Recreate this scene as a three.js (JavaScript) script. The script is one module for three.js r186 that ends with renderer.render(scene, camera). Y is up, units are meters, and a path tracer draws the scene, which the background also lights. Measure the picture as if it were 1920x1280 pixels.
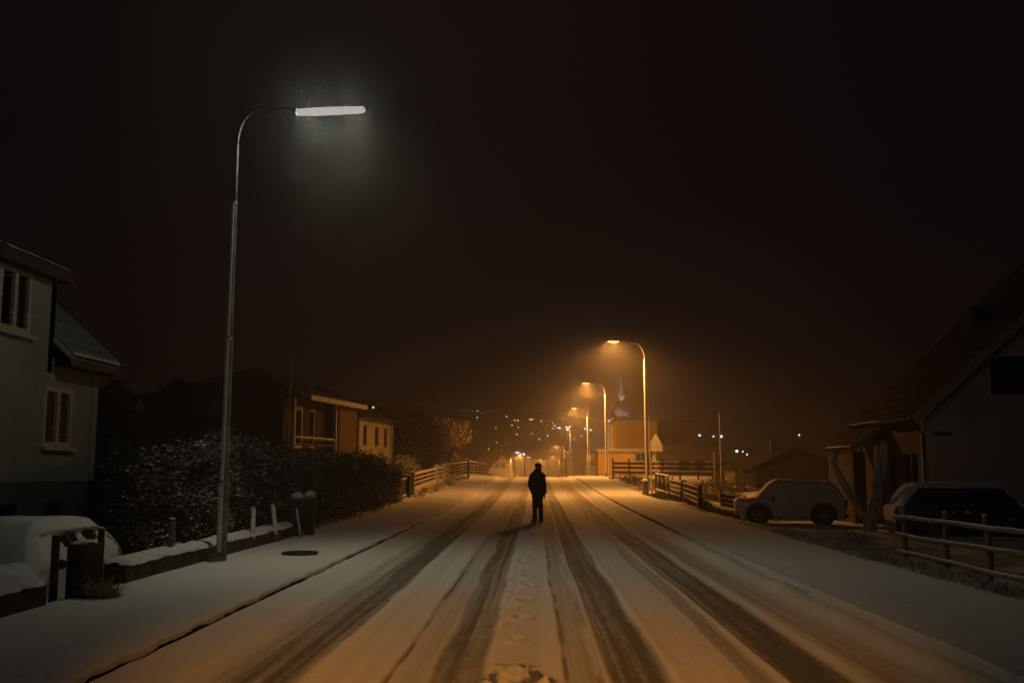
import * as THREE from 'three';
import { mergeGeometries, mergeVertices } from 'three/addons/utils/BufferGeometryUtils.js';
import { RoundedBoxGeometry } from 'three/addons/geometries/RoundedBoxGeometry.js';

// ---------------------------------------------------------------- camera, sky, haze, exposure
const scene = new THREE.Scene();
const F = 1867, PITCH = Math.atan(239 / F), YAW = Math.atan(43 / F);
const EYE = new THREE.Vector3(0, 1.6, 0);
const camera = new THREE.PerspectiveCamera(2 * Math.atan(640 / F) * 180 / Math.PI, 1024 / 682, 0.1, 3000);
camera.rotation.order = 'YXZ';
camera.position.copy(EYE);
camera.rotation.set(PITCH, YAW, 0);
camera.updateMatrixWorld(true);

const renderer = new THREE.WebGLRenderer({ antialias: true });
renderer.toneMapping = THREE.LinearToneMapping;
renderer.toneMappingExposure = 1;
renderer.shadowMap.enabled = true;

{ // overcast night sky: nearly black, very slightly warmer towards the horizon where the town lies
  const W = 8, H = 64, data = new Float32Array(W * H * 4);
  for (let y = 0; y < H; y++) for (let x = 0; x < W; x++) {
    const up = (y + 0.5) / H * 2 - 1, h = Math.exp(-Math.abs(up) * 5);
    data.set([0.0029 + 0.0009 * h, 0.0019 + 0.0004 * h, 0.0028, 1], (y * W + x) * 4);
  }
  const t = new THREE.DataTexture(data, W, H, THREE.RGBAFormat, THREE.FloatType);
  t.mapping = THREE.EquirectangularReflectionMapping; t.magFilter = THREE.LinearFilter; t.needsUpdate = true;
  scene.background = t; scene.environment = t;
}
scene.fog = new THREE.FogExp2(new THREE.Color().setRGB(1, 0.93, 0.86), 0.0032);   // falling snow and damp air
const SODIUM = new THREE.Color().setRGB(1, 0.395, 0.08), TUBE = new THREE.Color().setRGB(0.90, 1, 0.84), TUBE_DOWN = new THREE.Color().setRGB(1, 0.87, 0.55);
const SODIUM_POWER = 325, TUBE_POWER = 2.4, TUBE_SPOT = 14, BACK_POWER = 245;

// ---------------------------------------------------------------- helpers
let seed = 7;
const rnd = () => { seed = (seed + 0x6d2b79f5) | 0; let t = Math.imul(seed ^ (seed >>> 15), 1 | seed); t = (t + Math.imul(t ^ (t >>> 7), 61 | t)) ^ t; return ((t ^ (t >>> 14)) >>> 0) / 4294967296; };
const rr = (a, b) => a + (b - a) * rnd();
const V = (x, y, z) => new THREE.Vector3(x, y, z);
const { clamp, smoothstep: sst, lerp } = THREE.MathUtils;
const sm = (a, b, x) => { const t = clamp((x - a) / (b - a), 0, 1); return t * t * (3 - 2 * t); };
const hash = (x, y) => { let h = Math.imul(x, 374761393) ^ Math.imul(y, 668265263); h = Math.imul(h ^ (h >>> 13), 1274126177); return ((h ^ (h >>> 16)) >>> 0) / 4294967296; };
function n2(x, y) {
  const ix = Math.floor(x), iy = Math.floor(y), fx = x - ix, fy = y - iy, u = fx * fx * (3 - 2 * fx), v = fy * fy * (3 - 2 * fy);
  return lerp(lerp(hash(ix, iy), hash(ix + 1, iy), u), lerp(hash(ix, iy + 1), hash(ix + 1, iy + 1), u), v) * 2 - 1;
}
const fbm = (x, y, o = 4) => { let s = 0, a = 0.5; for (let i = 0; i < o; i++) { s += a * n2(x, y); x = x * 2.03 + 17; y = y * 2.03 + 9; a *= 0.5; } return s; };
const n3 = (x, y, z) => (n2(x + z * 0.71, y - z * 0.37) + n2(y + 31 - x * 0.43, z + x * 0.31) + n2(z - 7 + y * 0.29, x + 53)) / 2.2;
// a ray through a point of the 1920 x 1280 view, followed to d metres along the road
function at(u, v, d) {
  const r = V((u - 960) / F, (640 - v) / F, -1).applyQuaternion(camera.quaternion);
  return r.multiplyScalar(d / -r.z).add(EYE);
}
const names = new Map();
function numbered(n) { const k = names.get(n) ?? 0; names.set(n, k + 1); return k ? n + '_' + String(k).padStart(3, '0') : n; }
function tag(o, label, category, group) { o.userData.label = label; o.userData.category = category; if (group) o.userData.group = group; return o; }
function shadowed(o) { o.castShadow = true; o.receiveShadow = true; return o; }
function thing(name, label, category, pos = [0, 0, 0], ry = 0, group) {
  const o = new THREE.Group(); o.name = numbered(name); o.position.set(...pos); o.rotation.y = ry; scene.add(o);
  return tag(o, label, category, group);
}
function part(parent, name, geo, mat, label) {
  const m = shadowed(new THREE.Mesh(geo, mat)); m.name = name; if (label) m.userData.label = label; parent.add(m); return m;
}
function solo(name, geo, mat, label, category, group) { const m = shadowed(new THREE.Mesh(geo, mat)); m.name = numbered(name); scene.add(m); return tag(m, label, category, group); }
function setting(name, geo, mat) { const m = shadowed(new THREE.Mesh(geo, mat)); m.name = numbered(name); m.userData.kind = 'structure'; scene.add(m); return m; }
function copyOf(o, label, pos, ry, group) {
  const c = o.clone(); c.name = numbered(o.name.replace(/_\d+$/, '')); c.userData = { ...o.userData, label }; if (group) c.userData.group = group;
  if (pos) c.position.set(...pos); if (ry !== undefined) c.rotation.y = ry; scene.add(c); return c;
}
// geometry -------------------------------------------------------
function metreUV(g, s = 1) {   // uv in metres, each face looked at along its main axis
  g = g.index ? g.toNonIndexed() : g;
  const p = g.attributes.position, uv = new Float32Array(p.count * 2), a = V(), b = V(), c = V();
  for (let i = 0; i < p.count; i += 3) {
    a.fromBufferAttribute(p, i); b.fromBufferAttribute(p, i + 1); c.fromBufferAttribute(p, i + 2);
    const n = b.clone().sub(a).cross(c.clone().sub(a)), x = Math.abs(n.x), y = Math.abs(n.y), z = Math.abs(n.z);
    [a, b, c].forEach((q, k) => { const w = x > y && x > z ? [q.z, q.y] : y > z ? [q.x, q.z] : [q.x, q.y]; uv.set([w[0] * s, w[1] * s], (i + k) * 2); });
  }
  g.setAttribute('uv', new THREE.BufferAttribute(uv, 2)); return g;
}
function clean(g) { const h = g.index ? g.toNonIndexed() : g; for (const k of Object.keys(h.attributes)) if (!['position', 'normal', 'uv'].includes(k)) h.deleteAttribute(k); if (!h.attributes.normal) h.computeVertexNormals(); if (!h.attributes.uv) h.setAttribute('uv', new THREE.BufferAttribute(new Float32Array(h.attributes.position.count * 2), 2)); return h; }
const merge = (list) => mergeGeometries(list.map(clean));
const M4 = new THREE.Matrix4(), Q = new THREE.Quaternion(), E = new THREE.Euler();
function moved(g, x = 0, y = 0, z = 0, rx = 0, ry = 0, rz = 0) { return g.applyMatrix4(M4.compose(V(x, y, z), Q.setFromEuler(E.set(rx, ry, rz, 'YXZ')), V(1, 1, 1))); }
function box(w, h, d, x = 0, y = 0, z = 0, rx = 0, ry = 0, rz = 0) { return moved(metreUV(new THREE.BoxGeometry(w, h, d)), x, y, z, rx, ry, rz); }
function rbox(w, h, d, r, x = 0, y = 0, z = 0, rx = 0, ry = 0, rz = 0) { return moved(metreUV(new RoundedBoxGeometry(w, h, d, 2, r)), x, y, z, rx, ry, rz); }
function beam(a, b, w, h) {   // a squared timber from a to b
  const l = a.distanceTo(b), g = metreUV(new THREE.BoxGeometry(w, h, l));
  return g.applyMatrix4(new THREE.Matrix4().lookAt(b, a, V(0, 1, 0)).setPosition(a.clone().lerp(b, 0.5)));
}
function tube(pts, radii, seg = 8, cap = true, rough = 0) {   // a tapered, bendable round bar
  const n = pts.length, pos = [], uv = [], idx = [], up = V(); let side = null, len = 0;
  for (let i = 0; i < n; i++) {
    const t = pts[Math.min(n - 1, i + 1)].clone().sub(pts[Math.max(0, i - 1)]).normalize();
    if (!side) side = Math.abs(t.y) < 0.9 ? V(0, 1, 0).cross(t).normalize() : V(1, 0, 0).cross(t).normalize().cross(t).normalize();
    side.sub(t.clone().multiplyScalar(side.dot(t))).normalize(); up.copy(t).cross(side);
    if (i) len += pts[i].distanceTo(pts[i - 1]);
    const r = Array.isArray(radii) ? radii[i] : radii;
    for (let k = 0; k <= seg; k++) {
      const a = k / seg * Math.PI * 2, q = r * (1 + (rough && k < seg ? rough * n3(i * 1.7 + pts[0].x * 9, k * 1.3, len * 5) : 0));
      pos.push(pts[i].x + q * (Math.cos(a) * side.x + Math.sin(a) * up.x), pts[i].y + q * (Math.cos(a) * side.y + Math.sin(a) * up.y), pts[i].z + q * (Math.cos(a) * side.z + Math.sin(a) * up.z));
      uv.push(k / seg, len);
    }
  }
  const s = seg + 1;
  for (let i = 0; i < n - 1; i++) for (let k = 0; k < seg; k++) { const a = i * s + k; idx.push(a, a + 1, a + s, a + 1, a + s + 1, a + s); }
  if (cap) for (const [i, f] of [[0, 1], [n - 1, 0]]) {
    const c = pos.length / 3; pos.push(...pts[i].toArray()); uv.push(0.5, 0);
    for (let k = 0; k < seg; k++) f ? idx.push(c, i * s + k + 1, i * s + k) : idx.push(c, i * s + k, i * s + k + 1);
  }
  const g = new THREE.BufferGeometry(); g.setAttribute('position', new THREE.Float32BufferAttribute(pos, 3)); g.setAttribute('uv', new THREE.Float32BufferAttribute(uv, 2)); g.setIndex(idx); g.computeVertexNormals(); return g;
}
const bar = (a, b, r, seg = 6) => tube([a, b], [r, r], seg);
// soft snow lying along a line: half-round, uneven
function snowLine(pts, width, height, segs = 5) {
  const pos = [], idx = [], n = pts.length;
  for (let i = 0; i < n; i++) {
    const t = pts[Math.min(n - 1, i + 1)].clone().sub(pts[Math.max(0, i - 1)]).normalize(), s = V(-t.z, 0, t.x).normalize(), end = Math.min(1, Math.min(i, n - 1 - i) * 0.5 + 0.45);
    for (let k = 0; k <= segs; k++) {
      const a = k / segs * Math.PI, q = 1 + 0.22 * n2(pts[i].x * 7 + pts[i].z * 8.3 + 3, pts[i].y * 4 + k * 0.9);
      pos.push(pts[i].x + s.x * Math.cos(a) * width / 2 * q * end, pts[i].y + Math.sin(a) * height * q * end - 0.006, pts[i].z + s.z * Math.cos(a) * width / 2 * q * end);
    }
  }
  for (let i = 0; i < n - 1; i++) for (let k = 0; k < segs; k++) { const a = i * (segs + 1) + k, b = a + segs + 1; idx.push(a, a + 1, b, a + 1, b + 1, b); }
  const g = new THREE.BufferGeometry(); g.setAttribute('position', new THREE.Float32BufferAttribute(pos, 3)); g.setIndex(idx); g.computeVertexNormals(); return g;
}
const along = (a, b, step = 0.12) => { const n = Math.max(2, Math.round(a.distanceTo(b) / step)); return Array.from({ length: n + 1 }, (_, i) => a.clone().lerp(b, i / n)); };
// a wall with openings: outline in (along, up), pushed to a thickness, turned so that its outer face looks along +normal
function wallGeo(outline, holes, thick) {
  const s = new THREE.Shape(outline.map(([x, y]) => new THREE.Vector2(x, y)));
  for (const [x0, y0, x1, y1] of holes) { const h = new THREE.Path(); h.moveTo(x0, y0); h.lineTo(x0, y1); h.lineTo(x1, y1); h.lineTo(x1, y0); h.closePath(); s.holes.push(h); }
  return metreUV(new THREE.ExtrudeGeometry(s, { depth: thick, bevelEnabled: false }).translate(0, 0, -thick));
}
// naive surface nets over a distance field
function sdfGeo(f, lo, hi, c) {
  const nx = Math.ceil((hi[0] - lo[0]) / c) + 1, ny = Math.ceil((hi[1] - lo[1]) / c) + 1, nz = Math.ceil((hi[2] - lo[2]) / c) + 1, v = new Float32Array(nx * ny * nz);
  for (let k = 0, i = 0; k < nz; k++) for (let j = 0; j < ny; j++) for (let l = 0; l < nx; l++, i++) v[i] = f(lo[0] + l * c, lo[1] + j * c, lo[2] + k * c);
  const id = new Int32Array(nx * ny * nz).fill(-1), pos = [], nor = [], idx = [], o = [0, 1, nx, nx + 1, nx * ny, nx * ny + 1, nx * ny + nx, nx * ny + nx + 1];
  const edges = [[0, 1], [2, 3], [4, 5], [6, 7], [0, 2], [1, 3], [4, 6], [5, 7], [0, 4], [1, 5], [2, 6], [3, 7]];
  for (let k = 0; k < nz - 1; k++) for (let j = 0; j < ny - 1; j++) for (let l = 0; l < nx - 1; l++) {
    const i = l + nx * (j + ny * k); let m = 0; for (let q = 0; q < 8; q++) if (v[i + o[q]] < 0) m |= 1 << q;
    if (m === 0 || m === 255) continue;
    let x = 0, y = 0, z = 0, n = 0;
    for (const [a, b] of edges) { const va = v[i + o[a]], vb = v[i + o[b]]; if (va < 0 === vb < 0) continue; const t = va / (va - vb); x += lerp(a & 1, b & 1, t); y += lerp((a >> 1) & 1, (b >> 1) & 1, t); z += lerp(a >> 2, b >> 2, t); n++; }
    x = lo[0] + (l + x / n) * c; y = lo[1] + (j + y / n) * c; z = lo[2] + (k + z / n) * c;
    id[i] = pos.length / 3; pos.push(x, y, z);
    const e = c * 0.6, g = V(f(x + e, y, z) - f(x - e, y, z), f(x, y + e, z) - f(x, y - e, z), f(x, y, z + e) - f(x, y, z - e)).normalize(); nor.push(g.x, g.y, g.z);
  }
  const quad = (a, b, cc, d, flip) => { if (Math.min(a, b, cc, d) < 0) return; flip ? idx.push(a, cc, b, b, cc, d) : idx.push(a, b, cc, b, d, cc); };
  for (let k = 1; k < nz - 1; k++) for (let j = 1; j < ny - 1; j++) for (let l = 1; l < nx - 1; l++) {
    const i = l + nx * (j + ny * k), s = v[i] < 0;
    if (s !== v[i + 1] < 0) quad(id[i - nx - nx * ny], id[i - nx * ny], id[i - nx], id[i], !s);
    if (s !== v[i + nx] < 0) quad(id[i - 1 - nx * ny], id[i - nx * ny], id[i - 1], id[i], s);
    if (s !== v[i + nx * ny] < 0) quad(id[i - 1 - nx], id[i - nx], id[i - 1], id[i], !s);
  }
  const g = new THREE.BufferGeometry(); g.setAttribute('position', new THREE.Float32BufferAttribute(pos, 3)); g.setAttribute('normal', new THREE.Float32BufferAttribute(nor, 3)); g.setIndex(idx); return g;
}
const smin = (a, b, k) => { const h = Math.max(k - Math.abs(a - b), 0) / k; return Math.min(a, b) - h * h * k / 4; };
function cap(p, a, b, ra, rb) {   // distance to a tapered limb
  const bx = b[0] - a[0], by = b[1] - a[1], bz = b[2] - a[2], px = p[0] - a[0], py = p[1] - a[1], pz = p[2] - a[2], t = clamp((px * bx + py * by + pz * bz) / (bx * bx + by * by + bz * bz), 0, 1);
  return Math.hypot(px - bx * t, py - by * t, pz - bz * t) - lerp(ra, rb, t);
}
const ell = (p, c, r) => { const x = (p[0] - c[0]) / r[0], y = (p[1] - c[1]) / r[1], z = (p[2] - c[2]) / r[2], k = Math.hypot(x, y, z); return (k - 1) * Math.min(...r); };
const rb = (p, c, h, r) => { const x = Math.abs(p[0] - c[0]) - h[0] + r, y = Math.abs(p[1] - c[1]) - h[1] + r, z = Math.abs(p[2] - c[2]) - h[2] + r; return Math.hypot(Math.max(x, 0), Math.max(y, 0), Math.max(z, 0)) + Math.min(Math.max(x, y, z), 0) - r; };

// ---------------------------------------------------------------- materials
function noiseTex(size, tile, fn, srgb = false) {   // rows wrap because fn gets a wrapped mixture
  const d = new Uint8Array(size * size * 4);
  for (let y = 0; y < size; y++) for (let x = 0; x < size; x++) { const c = fn(x / size * tile, y / size * tile, tile); d.set([c[0], c[1] ?? c[0], c[2] ?? c[0], 255].map((q) => clamp(Math.round(q * 255), 0, 255)), (y * size + x) * 4); d[(y * size + x) * 4 + 3] = 255; }
  const t = new THREE.DataTexture(d, size, size); t.wrapS = t.wrapT = THREE.RepeatWrapping; t.magFilter = THREE.LinearFilter; t.repeat.set(1 / tile, 1 / tile); if (srgb) t.colorSpace = THREE.SRGBColorSpace; t.needsUpdate = true; return t;
}
const tileN = (x, y, t, s, o) => { const u = x / t, v = y / t; return lerp(lerp(fbm(x * s, y * s, o), fbm((x - t) * s, y * s, o), sm(0.75, 1, u)), lerp(fbm(x * s, (y - t) * s, o), fbm((x - t) * s, (y - t) * s, o), sm(0.75, 1, u)), sm(0.75, 1, v)); };
const T = {
  snowBump: noiseTex(512, 2, (x, y, t) => [0.5 + 0.5 * tileN(x, y, t, 14, 4) + 0.35 * tileN(x + 5, y, t, 2.5, 2)]),
  grit: noiseTex(512, 2, (x, y, t) => [0.55 + 0.7 * tileN(x, y, t, 30, 3)]),
  plaster: noiseTex(512, 4, (x, y, t) => { const k = 0.84 + 0.2 * tileN(x, y * 0.35, t, 1.3, 4) + 0.1 * tileN(x + 9, y, t, 18, 2); return [k, k, k * 0.98]; }),
  plasterBump: noiseTex(256, 1, (x, y, t) => [0.5 + 0.6 * tileN(x, y, t, 24, 3)]),
  wood: noiseTex(256, 1, (x, y, t) => { const k = 0.72 + 0.5 * tileN(x * 1, y * 14, t, 2, 3); return [k, k * 0.97, k * 0.93]; }),
  bark: noiseTex(256, 1, (x, y, t) => [0.6 + 0.7 * tileN(x * 6, y, t, 4, 3)]),
  rust: noiseTex(256, 1, (x, y, t) => { const k = 0.8 + 0.5 * tileN(x, y, t, 5, 4); return [k, k * 0.97, k * 0.94]; }),
};
const mat = (r, g, b, o = {}) => { const { map, bump, bs, ...rest } = o; return new THREE.MeshStandardMaterial({ color: new THREE.Color().setRGB(r, g, b), roughness: 0.9, ...(map && { map }), ...(bump && { bumpMap: bump, bumpScale: bs ?? 0.01 }), ...rest }); };
const lit = (c, k) => new THREE.MeshStandardMaterial({ color: 0x000000, emissive: c, emissiveIntensity: k, roughness: 0.6 });
const M = {
  snow: mat(0.76, 0.77, 0.79, { roughness: 0.85, bump: T.snowBump, bs: 0.012 }),
  snowPlain: mat(0.76, 0.77, 0.79, { roughness: 0.85 }),
  snowRoad: mat(1, 1, 1, { roughness: 0.8, vertexColors: true, bump: T.snowBump, bs: 0.010 }),
  ground: mat(0.6, 0.6, 0.6, { vertexColors: true, roughness: 0.95, bump: T.snowBump, bs: 0.02 }),
  kerb: mat(0.07, 0.065, 0.06, { map: T.grit }),
  concrete: mat(0.27, 0.26, 0.24, { map: T.plaster, bump: T.plasterBump, bs: 0.004 }),
  greenPlaster: mat(0.42, 0.405, 0.34, { map: T.plaster, bump: T.plasterBump, bs: 0.004 }),
  plinth: mat(0.14, 0.14, 0.125, { map: T.plaster, bump: T.plasterBump, bs: 0.004 }),
  ochre: mat(0.50, 0.42, 0.26, { map: T.plaster, bump: T.plasterBump, bs: 0.004 }),
  cream: mat(0.55, 0.5, 0.4, { map: T.plaster, bump: T.plasterBump, bs: 0.004 }),
  white: mat(0.7, 0.69, 0.66, { map: T.plaster }),
  whitePaint: mat(0.66, 0.64, 0.58, { roughness: 0.6, map: T.wood }),
  darkTrim: mat(0.045, 0.035, 0.03, { roughness: 0.7, map: T.wood }),
  darkWood: mat(0.06, 0.045, 0.035, { map: T.wood }),
  wood: mat(0.17, 0.115, 0.07, { map: T.wood }),
  greyWood: mat(0.24, 0.21, 0.17, { map: T.wood }),
  roof: mat(0.045, 0.04, 0.038, { map: T.rust, roughness: 0.75 }),
  sheet: mat(0.5, 0.51, 0.51, { map: T.rust, roughness: 0.75 }),
  steel: mat(0.30, 0.31, 0.30, { map: T.rust, roughness: 0.55, metalness: 0.55 }),
  postSteel: mat(0.17, 0.165, 0.155, { map: T.rust, roughness: 0.8 }),
  paleSteel: mat(0.42, 0.41, 0.38, { map: T.rust, roughness: 0.6, metalness: 0.2 }),
  darkSteel: mat(0.05, 0.05, 0.05, { map: T.rust, roughness: 0.5, metalness: 0.4 }),
  iron: mat(0.035, 0.033, 0.03, { map: T.rust, roughness: 0.8, metalness: 0.3 }),
  glass: new THREE.MeshPhysicalMaterial({ color: 0xffffff, transmission: 1, roughness: 0.03, thickness: 0, ior: 1.5 }),
  autoGlass: new THREE.MeshPhysicalMaterial({ color: new THREE.Color().setRGB(0.012, 0.013, 0.014), roughness: 0.75, specularIntensity: 0.12 }),
  curtain: mat(0.045, 0.04, 0.036, { roughness: 1 }),
  tyre: mat(0.018, 0.018, 0.018, { roughness: 0.85 }),
  rim: mat(0.38, 0.38, 0.39, { roughness: 0.35, metalness: 0.8 }),
  bark: mat(0.09, 0.07, 0.052, { map: T.bark, bump: T.bark, bs: 0.02 }),
  leaf: mat(1, 1, 1, { roughness: 0.8, side: THREE.DoubleSide }),
  black: mat(0.012, 0.012, 0.013, { roughness: 0.9 }),
};

// ---------------------------------------------------------------- ground levels
const PROFILE = [[-60, 0], [0, 0], [28, 0], [54, 0.2], [75, 0.58], [92, 0.84], [104, 0.78], [120, 0.35], [150, -0.7], [185, -2.4], [220, -3.9], [260, -5.6], [320, -8], [400, -9], [900, -9]];
function roadY(d) {
  let i = 1; while (i < PROFILE.length - 2 && PROFILE[i + 1][0] <= d) i++;
  if (d < 0) return 0;
  const [p0, p1, p2, p3] = [PROFILE[i - 1], PROFILE[i], PROFILE[i + 1], PROFILE[Math.min(i + 2, PROFILE.length - 1)]], h = p2[0] - p1[0], t = clamp((d - p1[0]) / h, 0, 1);
  const m1 = (p2[1] - p0[1]) / (p2[0] - p0[0]) * h, m2 = (p3[1] - p1[1]) / (p3[0] - p1[0]) * h, t2 = t * t, t3 = t2 * t;
  return (2 * t3 - 3 * t2 + 1) * p1[1] + (t3 - 2 * t2 + t) * m1 + (3 * t2 - 2 * t3) * p2[1] + (t3 - t2) * m2;
}
const LX = -3.33, RX = 3.52, LW = -5.4, RW = 5.7;   // kerbs and outer edges of the pavements
function groundY(x, z) {
  const d = -z; let y = roadY(d);
  if (x < LW) y += sm(LW, LW - 0.5, x) * (-0.55 * (1 - sm(17, 30, d)) + 0.12 + 0.2 * sm(34, 60, d) * (1 - sm(95, 120, d)));
  if (x > RW) {
    y += sm(RW, RW + 0.6, x) * (0.10 - 0.07 * (1 - sm(24, 27, d)) + 0.07 * fbm(x * 0.9, z * 0.9, 3)) * (1 - sm(110, 130, d)) - 0.3 * sm(RW + 0.4, RW + 1.9, x) * (1 - sm(23, 27, d)) * (1 - sm(8.6, 10.6, x));
    const drive = sm(25, 29, d) * (1 - sm(40, 46, d)); y += sm(RW + 1.5 - 1.4 * drive, RW + 5 - 2.2 * drive, x) * (-0.22 - 0.24 * sm(26, 38, d)) * (1 - sm(48, 70, d)) - 0.1 * drive * sm(RW, RW + 0.8, x);
  }
  const far = sm(290, 540, d);
  if (far > 0) y += 46 * far * (0.42 + 0.58 * sm(170, -60, x)) + 3 * far * fbm(x * 0.012, z * 0.012, 3);
  y += sm(20, 120, Math.abs(x)) * 0.8 * fbm(x * 0.05, z * 0.05, 3);
  return y;
}
function gridGeo(xs, zs, fy, fc) {
  const nx = xs.length, nz = zs.length, pos = new Float32Array(nx * nz * 3), uv = new Float32Array(nx * nz * 2), col = fc && new Float32Array(nx * nz * 3), idx = [];
  for (let j = 0, i = 0; j < nz; j++) for (let k = 0; k < nx; k++, i++) {
    const x = typeof xs[k] === 'function' ? xs[k](zs[j]) : xs[k];
    pos.set([x, fy(x, zs[j], k, j), zs[j]], i * 3); uv.set([x, zs[j]], i * 2); if (fc) col.set(fc(x, zs[j], k, j), i * 3);
  }
  for (let j = 0; j < nz - 1; j++) for (let k = 0; k < nx - 1; k++) { const a = j * nx + k; idx.push(a, a + 1, a + nx, a + 1, a + nx + 1, a + nx); }
  const g = new THREE.BufferGeometry(); g.setAttribute('position', new THREE.BufferAttribute(pos, 3)); g.setAttribute('uv', new THREE.BufferAttribute(uv, 2)); if (fc) g.setAttribute('color', new THREE.BufferAttribute(col, 3)); g.setIndex(idx); g.computeVertexNormals(); return g;
}
const span = (a, b, step) => { const n = Math.max(1, Math.round(Math.abs(b - a) / step)); return Array.from({ length: n }, (_, i) => a + (b - a) * i / n); };
{
  const half = [0, ...span(0.7, 12, 0.45), ...span(12, 30, 1.5), ...span(30, 110, 5), ...span(110, 421, 20)].filter((x) => x > 0);
  const xs = [...half.map((x) => -x), 0, ...half, LW - 0.5, LW, LW + 0.06, RW - 0.06, RW, RW + 0.6].sort((a, b) => a - b);
  const zs = [...span(24, 0, 2), ...span(0, -60, 0.5), ...span(-60, -130, 1.2), ...span(-130, -300, 5), ...span(-300, -660, 10)];
  const fy = (x, z) => groundY(x, z) - (x > LW + 0.03 && x < RW - 0.03 ? 0.2 : 0) + (x <= LW || x >= RW ? 0.03 * fbm(x * 2, z * 2, 2) : 0);
  setting('ground', gridGeo(xs, zs, fy, (x, z) => {
    const k = 0.5 + 0.5 * fbm(x * 0.8 + 4, z * 0.8, 4), verge = sm(RW - 0.1, RW + 0.4, x) * (1 - sm(RW + 3.5, RW + 6, x)) * (1 - sm(60, 80, -z)), c = lerp(1.2, 0.35, verge * sm(0.35, 0.7, k)), wood = 1 - 0.8 * sm(290, 330, -z);
    return [c * wood, c * 0.99 * wood, c * (1 - 0.1 * verge) * wood];
  }), M.ground);
}

// ---------------------------------------------------------------- the road with its tyre tracks and footprints
const TRACKS = [   // centre, half width, how far the snow is worn away, softness of its edge
  [-2.10, 0.25, 0.82, 0.08], [-2.45, 0.10, 0.30, 0.15], [-0.98, 0.14, 0.32, 0.14], [-0.62, 0.19, 0.78, 0.07], [0.36, 0.09, 0.42, 0.08], [0.78, 0.25, 0.9, 0.07],
  [1.78, 0.08, 0.42, 0.06], [2.20, 0.25, 0.93, 0.06], [2.86, 0.13, 0.34, 0.16]];
const LINES = [[-1.14, 0.013, 0.85], [0.235, 0.013, 0.8], [-2.22, 0.03, 0.3], [-0.78, 0.02, 0.35]];
const RIDGES = [[1.10, 0.06, 0.016], [1.92, 0.05, 0.012], [0.56, 0.05, 0.010], [-0.36, 0.08, 0.008], [2.56, 0.06, 0.014], [3.30, 0.19, 0.075], [-1.74, 0.06, 0.010], [-2.72, 0.07, 0.010]];
const PRINTS = [];
for (let d = 29.2, k = 0; d > 9.2; d -= 0.72, k++) PRINTS.push([0.02 - (29.2 - d) * 0.016 + (k % 2 ? 0.09 : -0.09) + 0.05 * n2(k * 3.1, 2), d + 0.1 * n2(k, 7), 0.066 + 0.012 * n2(k, 3)]);
const drift = (d) => 0.05 * n2(d * 0.07, 1.5) * sm(5, 25, d) + 0.015 * n2(d * 0.35, 8);
const lump = (x, d) => {   // the trampled heap in the foreground
  const a = Math.exp(-(((x + 0.20) / 0.26) ** 2) - ((d - 8.05) / 0.42) ** 2), b = Math.exp(-(((x - 0.04) / 0.12) ** 2) - ((d - 7.7) / 0.5) ** 2);
  return Math.max(a, b);
};
function wear(x, z) {
  const d = -z, xx = x - drift(d); let w = 0;
  for (const [c, h, k, s] of TRACKS) { const e = Math.abs(xx - c + 0.03 * n2(d * 0.9, c * 5) + 0.018 * n2(d * 4.5, c * 3) * n2(xx * 6, d * 0.5)), m = 1 - sm(h - s * 0.3, h + s, e); w = Math.max(w, m * k * (0.86 + 0.30 * n2(xx * 15, d * 0.16) + 0.26 * n2(xx * 44, d * 0.3) + 0.10 * n2(xx * 22, d * 2.2) + (d < 22 ? 0.2 * n2(xx * 52, d * 21) * n2(xx * 7 + 3, d * 1.1) + 0.08 * n2(xx * 60, d * 30) : 0))); }
  for (const [c, h, k] of LINES) w = Math.max(w, k * (1 - sm(h, h * 2.6, Math.abs(x - c + 0.03 * n2(d * 0.4, c)))) * (0.55 + 0.45 * sm(-0.4, 0.2, n2(d * 1.3, c * 9))) * (1 - sm(16, 34, d)));
  let crest = 0; for (const [c, h] of RIDGES) crest = Math.max(crest, Math.exp(-(((xx - c) / (h * 0.7)) ** 2))); w += (0.13 + 0.09 * n2(xx * 9, d * 0.12) + 0.05 * n2(xx * 30, d * 0.2)) * sm(3.4, 2.6, Math.abs(x)); w *= 1 - 0.8 * crest;
  for (const [px, pd, r] of PRINTS) if (Math.abs(d - pd) < 0.3) { const q = Math.hypot((x - px) / r, (d - pd) / (r * 2.1)); w = Math.max(w, 0.9 * (1 - sm(0.45, 1.05, q + 0.35 * n2(x * 30, d * 16)))); }
  const l = lump(x, d); if (l > 0.12) { const crack = Math.abs(fbm(x * 4.2 + 3, d * 2.6, 3) + 0.3 * fbm(x * 16, d * 10, 2)); w = Math.max(w, 0.97 * sm(0.15, 0.45, l) * (1 - sm(0.12, 0.22, crack))); }
  for (const [px, pd] of [[0.42, 29.9], [0.62, 30.1], [0.9, 30]]) { const q = Math.hypot((x - px) / 0.16, (d - pd) / 0.35); w = Math.max(w, 0.7 * (1 - sm(0.3, 1, q + 0.6 * n2(x * 14, d * 6)))); }
  return clamp(w, 0, 1) * (1 - 0.55 * sm(34, 70, d));
}
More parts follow.
